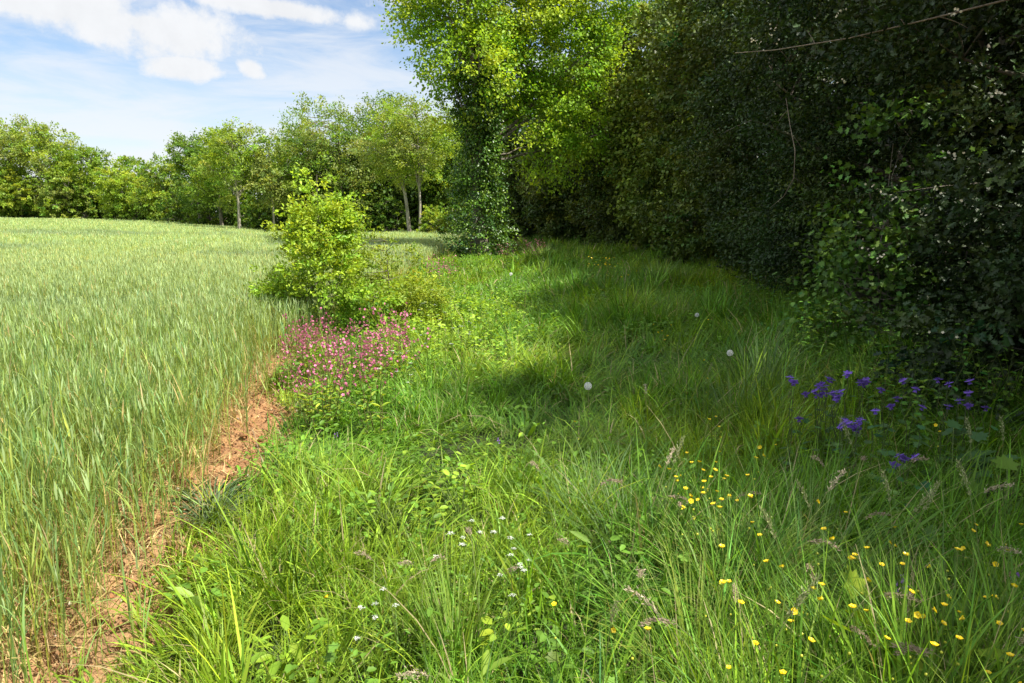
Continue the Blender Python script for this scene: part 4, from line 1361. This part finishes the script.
def make_parsley(seed, h=.55, col_=(.82, .84, .78)):
    rng = np.random.default_rng(seed)
    r = empty('cow_parsley', (0, 0, -50), 0, 'x', 'cow parsley')
    a, f, lf = Acc(), Acc(), Acc()
    for s in range(3):
        tip = np.array([rng.normal(0, .06) * (s > 0), rng.normal(0, .06) * (s > 0), h * (1 if s == 0 else rng.uniform(.7, .95))])
        path = bent((0, 0, h * .2 * s), tip, 5, 0)
        tube(a, path, np.linspace(.0026, .0014, 5), STEM, 4)
        for k in range(9):
            an = k * 2.4; rr = .004 + .0022 * k ** .8
            q = tip + np.array([math.cos(an) * rr, math.sin(an) * rr, .018 - rr * .2])
            tube(a, [tip, q], [.0008, .0006], STEM, 3)
            for m in range(5):
                petals(f, q + rng.normal(0, .0035, 3) * np.array([1, 1, .3]), (0, 0, 1), 5, .0022, .0022, .1, col_, rng, LEAF_DIAMOND)
    n = 40; an = rng.uniform(0, 6.28, n); rr = rng.uniform(.01, .12, n)
    P = np.stack([np.cos(an) * rr, np.sin(an) * rr, rng.uniform(.05, h * .6, n)], -1)
    scatter(lf, LEAF_LONG, P, frames(np.stack([np.cos(an), np.sin(an), rng.normal(.1, .4, n)], -1), np.array([[0, 0, 1.0]]) + rng.normal(0, .3, (n, 3))), .04, .03, cvary(rng, (.17, .29, .04), n))
    kid(r, a.obj('stem', M_GRASS, r)); kid(r, f.obj('blossom', M_PETAL, r)); kid(r, lf.obj('foliage', M_GRASS, r))
    return r


PR = np.random.default_rng(81)
FS = (.62, .78)
cow = [make_parsley(1), make_parsley(2)]
usedp = place(cow, [(513, 594), (518, 606)], .34, ['upper white cow parsley of the pair near the bottom middle', 'lower white cow parsley of the pair near the bottom middle'], 'white cow parsley pair at the front', PR, FS)
place(cow, [(387, 629), (365, 655)], .30, ['low white cow parsley at front left, the upper one', 'low white cow parsley at front left, the lower one'], 'low white cow parsley at front left', PR, FS, used=usedp)
place(cow, [(473, 556), (495, 559), (528, 570), (449, 575)], .32, ordinal([(473, 556), (495, 559), (528, 570), (449, 575)], 'small white cow parsley,', 'behind the front pair'), 'small cow parsley behind the front pair', PR, FS, used=usedp)
place(cow, [(430, 303), (425, 317), (438, 325), (452, 311), (445, 330), (418, 333), (468, 322), (480, 300), (455, 295), (428, 345), (474, 340), (412, 300), (400, 352), (410, 380), (543, 262), (520, 255),
            (548, 285), (537, 281), (502, 288), (560, 290), (490, 312), (460, 345), (395, 368)], .42, 'white cow parsley in the sunlit herbs beyond the campion', 'cow parsley in the sunlit herbs', PR, (.8, 1.2), used=usedp)


def make_vetch(seed, h=.34, c=(.38, .20, .62)):
    rng = np.random.default_rng(seed)
    r = empty('purple_vetch', (0, 0, -50), 0, 'x', 'vetch')
    a, f, lf = Acc(), Acc(), Acc()
    path = bent((0, 0, 0), (.02, .01, h), 6, 0); path[1:-1, 0] += [.01, -.006, .01, -.004]
    tube(a, path, np.linspace(.002, .001, 6), STEM, 4)
    for k in range(6):
        an = rng.uniform(0, 6.28); q = path[-1] + np.array([math.cos(an) * .006, math.sin(an) * .006, -.005 * k])
        petals(f, q, (math.cos(an), math.sin(an), .2), 3, .010, .007, .7, c, rng)
    for k in range(4):
        p = path[k + 1]
        for m in range(4):
            an = rng.uniform(0, 6.28)
            scatter(lf, LEAF_OVAL, p[None] + rng.normal(0, .01, (1, 3)), frames(np.array([[math.cos(an), math.sin(an), .2]]), np.array([[0, 0, 1.0]])), .02, .009, cvary(rng, (.12, .22, .04), 1))
    kid(r, a.obj('stem', M_GRASS, r)); kid(r, f.obj('blossom', M_PETAL, r)); kid(r, lf.obj('foliage', M_GRASS, r))
    return r


vt = make_vetch(3)
VR = np.random.default_rng(91)
for i, (px, py, h, lb) in enumerate([(896, 585, .36, 'small mauve vetch left of its twin in the lower right buttercups'), (910, 581, .38, 'small mauve vetch, highest of the pair in the lower right buttercups'),
                                     (915, 588, .36, 'small mauve vetch just under its twin in the lower right buttercups'), (1013, 570, .38, 'mauve vetch at the right edge of the photo above a buttercup'),
                                     (1019, 596, .36, 'lower mauve vetch at the right edge of the photo'), (333, 434, .30, 'tiny violet blue vetch by the end of the bare soil strip'),
                                     (500, 440, .30, 'pale violet vetch in the shaded middle of the grass')]):
    x, y, z = at_px(px, py, h); s = h / .34
    if i == 0:
        vt.location = (x, y, z); vt.scale = (s,) * 3; vt['label'] = lb
    else:
        copy_thing(vt, (x, y, z), i * 1.3, s, lb)


# ------------------------------------------------------------------ seeding grasses with drooping heads
def make_seedgrass(seed, h=.62, droop=1.2, c=(.46, .36, .24), hl=.11):
    rng = np.random.default_rng(seed)
    r = empty('seeding_grass', (0, 0, -50), 0, 'x', 'grass stalk'); r['kind'] = 'thing'
    t = np.linspace(0, 1, 12); ang = .10 + droop * t ** 4
    ds = h / 11
    x = np.concatenate([[0], np.cumsum(np.sin(ang[1:]) * ds)]); z = np.concatenate([[0], np.cumsum(np.cos(ang[1:]) * ds)])
    pts = np.stack([x, 0 * x, z], -1)
    a = Acc(); tube(a, pts, np.linspace(.0021, .001, 12), (.24, .29, .10), 4)
    kid(r, a.obj('stem', M_GRASS, r))
    a = Acc(); n = 90
    k = rng.random(n); s = 1 - k * hl / h
    p = np.stack([np.interp(s, t, pts[:, i]) for i in range(3)], -1)
    wd = .0025 + .0055 * np.sin(k * 3.14) * rng.random(n)
    p += rng.normal(0, 1, (n, 3)) * wd[:, None]
    dr = unit(np.stack([np.sin(ang[-2]) + rng.normal(0, .4, n), rng.normal(0, .45, n), np.cos(ang[-2]) + rng.normal(0, .4, n)], -1))
    scatter(a, LEAF_LONG, p, frames(dr, rng.normal(0, 1, (n, 3))), .012, .007, np.array(c)[None] * np.exp(rng.normal(0, .25, n))[:, None])
    kid(r, a.obj('seed_head', M_PETAL, r))
    a = Acc()
    m = 4
    blades(a, rng, np.zeros(m), np.zeros(m), rng.uniform(.02, .25, m), rng.uniform(.2, .32, m), np.full(m, .006), rng.uniform(.1, .5, m), rng.uniform(.3, 1.4, m), cvary(rng, (.16, .26, .05), m), 6)
    kid(r, a.obj('foliage', M_GRASS, r))
    return r


SG = np.random.default_rng(95)
sg = [make_seedgrass(1, .62, 1.7), make_seedgrass(2, .66, 1.1, (.50, .42, .29)), make_seedgrass(3, .58, 2.1, (.40, .30, .22)), make_seedgrass(4, .70, .5, (.34, .36, .17), .13)]
spots = zo(624, 413, 2.53, [(430, 185), (405, 253), (485, 280), (455, 325), (495, 375), (525, 400), (255, 480), (275, 500), (650, 260), (690, 245), (705, 262), (820, 245), (815, 150), (965, 250), (985, 235),
                            (975, 515), (955, 520), (750, 190), (75, 140), (65, 290), (950, 75), (880, 95), (655, 85), (635, 92), (510, 240), (870, 515), (290, 520), (560, 120), (455, 150), (900, 590), (990, 600), (600, 75)])
usedg = {}
place_by(sg, spots, [(lambda x, y: y < 478, 'nearest below the columbines'), (lambda x, y: x < 830 and y < 545, 'between the two buttercup drifts'), (lambda x, y: x < 780, 'at the edge of the sunlit foreground'),
                     (lambda x, y: y < 530, 'in the shade at the right'), (lambda x, y: True, 'in the bottom right corner')], .55, 'brownish nodding seed head,', 'nodding seed heads among the buttercups', SG, sc=(.85, 1.1), tilt=.25, used=usedg)
spots = [(652, 468), (430, 545), (424, 560), (660, 480), (575, 535), (515, 563), (704, 380), (735, 610), (632, 470), (680, 500), (648, 400), (560, 470), (480, 530), (600, 610), (470, 640), (395, 560)]
place(sg, spots, .52, ordinal(spots, 'slender pale grass seed head,', 'in the open grass'), 'slender seed heads in the open grass', SG, (.8, 1.0), .2, used=usedg)


# ------------------------------------------------------------------ broad leaved plants
def leafy(name, px, py, label, cat, seed, n, L, h, c, tmpl=LEAF_LOBED, ratio=.95, spread=.14, up=.2, group=None, z_off=None, mat=None):
    rng = np.random.default_rng(seed)
    x, y, z = at_px(px, py, h * .8)
    r = empty(name, (x, y, z), 0, label, cat, group)
    a, s = Acc(), Acc()
    an = rng.uniform(0, 6.28, n) ; hh = h * rng.uniform(.45, 1.05, n); rr = spread * rng.uniform(.3, 1.1, n)
    P = np.stack([np.cos(an) * rr, np.sin(an) * rr, hh], -1)
    ax = np.stack([np.cos(an), np.sin(an), rng.normal(up, .25, n)], -1)
    LL = L * rng.uniform(.6, 1.15, n)
    Fr, Cc = frames(ax, np.array([[0, 0, 1.0]]) + rng.normal(0, .22, (n, 3))), cvary(rng, c, n, .14, .1)
    if n > 13:
        scatter(a, tmpl, P, Fr, LL, LL * ratio, Cc)
    else:
        for i in range(n):
            la = Acc(); scatter(la, tmpl, P[i:i + 1], Fr[i:i + 1], LL[i:i + 1], LL[i:i + 1] * ratio, Cc[i:i + 1])
            la.obj('leaf', mat or M_GRASS, r)
    for p in P:
        tube(s, [(0, 0, 0), (p[0] * .35, p[1] * .35, p[2] * .6), tuple(p)], [.004, .003, .002], (.20, .28, .08), 4)
    s.obj('stem', M_GRASS, r)
    if n > 13:
        a.obj('foliage', mat or M_GRASS, r)
    return r


leafy('hogweed', 858, 645, 'hogweed with big lime green lobed leaves at the bottom right', 'hogweed', 1101, 13, .13, .36, (.27, .40, .035))
leafy('hogweed', 868, 612, 'upright hogweed shoot with pointed lime leaves just above the big hogweed', 'hogweed', 1102, 7, .11, .42, (.30, .42, .04), spread=.06, up=.9)
leafy('hogweed', 955, 635, 'hogweed with one round sunlit leaf right of the big lime hogweed', 'hogweed', 1103, 6, .10, .34, (.22, .36, .035))
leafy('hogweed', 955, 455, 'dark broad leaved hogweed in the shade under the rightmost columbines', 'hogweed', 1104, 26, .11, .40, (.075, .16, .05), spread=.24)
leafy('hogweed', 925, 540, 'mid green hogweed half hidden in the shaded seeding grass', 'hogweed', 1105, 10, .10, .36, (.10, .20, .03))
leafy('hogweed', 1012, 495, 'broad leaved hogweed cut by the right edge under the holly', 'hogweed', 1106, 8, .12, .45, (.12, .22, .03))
leafy('dock', 206, 608, 'single upright pale dock leaf at the edge of the bare soil', 'dock', 1107, 3, .15, .16, (.30, .40, .10), LEAF_LONG, .75, .03, 1.2)
leafy('dock', 594, 548, 'dock with a curled yellow green leaf in the middle of the grass', 'dock', 1108, 3, .10, .34, (.24, .34, .05), LEAF_LONG, .6, .04, .5)
leafy('dock', 480, 682, 'dock with a broad leaf cut by the bottom edge of the photo', 'dock', 1109, 4, .11, .22, (.18, .30, .035), LEAF_LONG, .7, .05, .6)
leafy('dandelion_plant', 290, 640, 'leafy dandelion rosette in the bright grass at the lower left', 'dandelion plant', 1110, 22, .07, .20, (.24, .38, .03), LEAF_OVAL, .5, .12, .2)
leafy('dandelion_plant', 385, 500, 'yellow green leafy herb in the grass left of the middle', 'herb', 1111, 30, .055, .30, (.20, .34, .035), LEAF_OVAL, .6, .16, .3)
leafy('dandelion_plant', 460, 492, 'yellow green leafy herb a little right of its neighbour in the grass', 'herb', 1112, 26, .05, .32, (.22, .35, .035), LEAF_OVAL, .6, .12, .3)
leafy('dandelion_plant', 502, 625, 'bright leafy herb right under the white cow parsley at the front', 'herb', 1113, 16, .05, .26, (.30, .42, .035), LEAF_OVAL, .7, .07, .3)
leafy('dandelion_plant', 210, 500, 'coarse bluish grass like tuft fallen on the bare soil strip', 'herb', 1114, 60, .16, .10, (.13, .20, .09), LEAF_LONG, .10, .12, .4)


def make_nettle(seed, h=.8):
    rng = np.random.default_rng(seed)
    r = empty('nettle', (0, 0, -50), 0, 'x', 'nettle')
    a, lf = Acc(), Acc()
    for s in range(4):
        tip = np.array([rng.normal(0, .14), rng.normal(0, .14), h * rng.uniform(.7, 1.05)])
        path = bent((rng.normal(0, .03), rng.normal(0, .03), 0), tip, 7, 0)
        tube(a, path, np.linspace(.003, .0015, 7), (.14, .18, .06), 4)
        for k in range(8):
            f = .25 + .75 * k / 7; p = np.array([np.interp(f * 6, range(7), path[:, i]) for i in range(3)])
            an = k * 1.57 + s; ax = np.array([[math.cos(an), math.sin(an), -.1], [-math.cos(an), -math.sin(an), -.1]]) + rng.normal(0, .15, (2, 3))
            l = .085 * (1.1 - .6 * f)
            scatter(lf, LEAF_OVAL, np.repeat(p[None], 2, 0) + ax * .015, frames(ax, np.array([[0, 0, 1.0]] * 2) + rng.normal(0, .2, (2, 3))), l, l * .55, cvary(rng, (.13, .25, .03), 2))
    kid(r, a.obj('stem', M_GRASS, r)); kid(r, lf.obj('foliage', M_GRASS, r))
    return r


NR = np.random.default_rng(97)
nt = [make_nettle(1201), make_nettle(1202), make_nettle(1203)]
ns = []
for k in range(46):
    y = NR.uniform(4.4, 10.5); x = hedge_x(y) - NR.uniform(.0, .75)
    ns.append((float(x), y))
usedn = {}
for k, (x, y) in enumerate(ns):
    p = nt[k % 3]; s = NR.uniform(.6, 1.1); z = gz(x, y)
    lb, g = 'fresh green nettle at the foot of the ' + ('dark holly' if y < 6.6 else 'climbing bramble' if y < 8.3 else 'small leaved hawthorn'), 'nettles at the foot of the right hand wood'
    if k < 3:
        p.location = (x, y, z); p.scale = (s,) * 3; p.rotation_euler = (0, 0, NR.uniform(0, 6)); tag(p, lb, None, g)
    else:
        copy_thing(p, (x, y, z), NR.uniform(0, 6), s, lb, g)


# tussocks of tall grass that stand out from the sward
def tussock(px, py, label, seed, h, c, n=260, w=.007, spread=.12, bend=(.5, 1.6), hz=None):
    rng = np.random.default_rng(seed)
    x, y, z = at_px(px, py, h * .6)
    a = Acc(); an = rng.uniform(0, 6.283, n); rr = np.sqrt(rng.random(n)) * spread
    blades(a, rng, np.cos(an) * rr, np.sin(an) * rr, np.zeros(n), h * rng.uniform(.7, 1.25, n), w * rng.uniform(.6, 1.4, n), .05 + rr / spread * .35, rng.uniform(*bend, n), cvary(rng, c, n, .2, .1), 6, an)
    o = a.obj('tall_grass_tussock', M_GRASS, loc=(x, y, z))
    return tag(o, label, 'grass tussock', 'tall grass tussocks', 'thing')


BL = (.13, .22, .060)
tussock(765, 350, 'tall bluish grass tussock in the shade left of the columbines', 1301, .80, BL, 170, .008, .26)
tussock(735, 385, 'bluish grass tussock in front of the white dandelion clock in the shade', 1302, .66, BL, 120, .007, .2)
tussock(600, 480, 'arching bluish grass tussock near the middle of the margin', 1303, .52, BL, 130, .006, .14)
tussock(632, 500, 'second bluish grass tussock, touching the arching one on its right', 1304, .56, BL, 120, .006, .13)
tussock(812, 540, 'tall green tussock under the nodding seed heads', 1305, .62, (.13, .22, .05), 200, .006, .12)
tussock(735, 560, 'pale arching tussock at the edge of the sunlit foreground', 1306, .50, (.26, .34, .07), 180, .005, .10)
tussock(455, 600, 'sunlit tussock of straight pale blades at the front', 1307, .46, (.20, .30, .05), 110, .0055, .09, (.1, .9))
tussock(960, 620, 'tall tussock of straight blades at the lower right', 1308, .62, (.17, .26, .055), 200, .006, .12, (.1, .9))
tussock(545, 250, 'tall grass tussock far up the strip, before the dim hazel', 1309, .7, (.16, .26, .04), 200, .02, .5)
tussock(660, 270, 'tall grass tussock near the olive hazel on the right', 1310, .75, (.13, .22, .05), 240, .016, .4)
tussock(212, 500, 'grey green coarse tussock lying over the bare soil strip', 1311, .26, (.15, .21, .10), 160, .006, .08, (.9, 2.0))
tussock(700, 620, 'sunlit feathery tussock left of the lime green hogweed', 1312, .52, (.24, .33, .06), 200, .005, .11, (.2, 1.2))


# dead stalk leaning over the soil, twigs and blossom on the wood edge
a = Acc(); x, y, z = at_px(276, 500)
q0, q1 = np.array([x, y, z]), pt(252, 428, 4.6)
tube(a, bent((0, 0, 0), q1 - q0, 8, -.02), np.linspace(.004, .0015, 8), (1, 1, 1), 5)
tag(a.obj('dead_stalk', M_TWIG, loc=q0), 'thin dark dead stalk leaning over the bare orange soil', 'stalk')

holly = bpy.data.objects['holly_tree']; haw = bpy.data.objects['hawthorn_tree']
def rel(root, pts):
    return [np.array(p) - np.array(root.location) for p in pts]
a = Acc(); tube(a, rel(holly, [pt(735, 53, 7.6), pt(775, 50, 7.2), pt(850, 38, 6.4), pt(930, 19, 5.8), pt(1030, -6, 5.4), pt(1100, -30, 5.6)]), [.003, .005, .006, .007, .009, .012], (1, 1, 1), 6)

for q0, q1 in (((780, 50, 7.1), (792, 66, 7.2)), ((815, 44, 6.7), (806, 30, 6.8)), ((860, 36, 6.3), (884, 44, 6.3)), ((905, 25, 5.9), (890, 8, 6.0)), ((940, 17, 5.7), (968, 28, 5.6))):
    tube(a, rel(holly, bent(pt(*q0), pt(*q1), 5, .01)), [.004, .003, .0025, .002, .001], (1, 1, 1), 4)
a.obj('bare_branch', M_TWIG, holly)
a = Acc(); tube(a, rel(haw, [pt(786, 98, 8.2), pt(790, 125, 8.0), pt(795, 150, 7.9), pt(794, 178, 7.9), pt(784, 196, 7.9), pt(770, 208, 8.0)]), [.003, .005, .006, .005, .004, .002], (1, 1, 1), 6)
for q0, q1 in (((792, 135, 7.95), (803, 150, 7.9)), ((794, 178, 7.9), (806, 186, 7.9)), ((788, 110, 8.05), (778, 122, 8.1))):
    tube(a, rel(haw, bent(pt(*q0), pt(*q1), 4, .01)), [.003, .0025, .002, .001], (1, 1, 1), 4)
a.obj('bare_branch', M_TWIG, haw)

rng = np.random.default_rng(1401)
a = Acc(); b = Acc()
for (x0, y0, x1, y1, n, Y) in [(816, 80, 850, 84, 16, 6.6), (868, 183, 900, 203, 12, 5.9), (946, 152, 986, 167, 14, 5.1), (936, 188, 965, 205, 10, 5.1), (748, 40, 762, 50, 10, 7.6), (952, 15, 960, 12, 8, 5.3),
                               (862, 250, 885, 258, 10, 5.7), (768, 20, 778, 40, 10, 7.2), (915, 208, 930, 214, 8, 5.3), (990, 92, 1016, 96, 9, 5.0), (836, 10, 845, 16, 6, 6.4), (930, 330, 960, 338, 3, 4.6)]:
    for k in range(n):
        u = rng.random()
        p = pt(x0 + (x1 - x0) * u + rng.normal(0, 3), y0 + (y1 - y0) * u + rng.normal(0, 2.5), Y - .1 + rng.normal(0, .06)) - np.array(holly.location)
        petals(a, p, rng.normal(0, 1, 3) + np.array([-.6, -.6, .4]), 5, .011, .011, .3, (.72, .68, .50), rng)
a.obj('blossom', M_PETAL, holly)
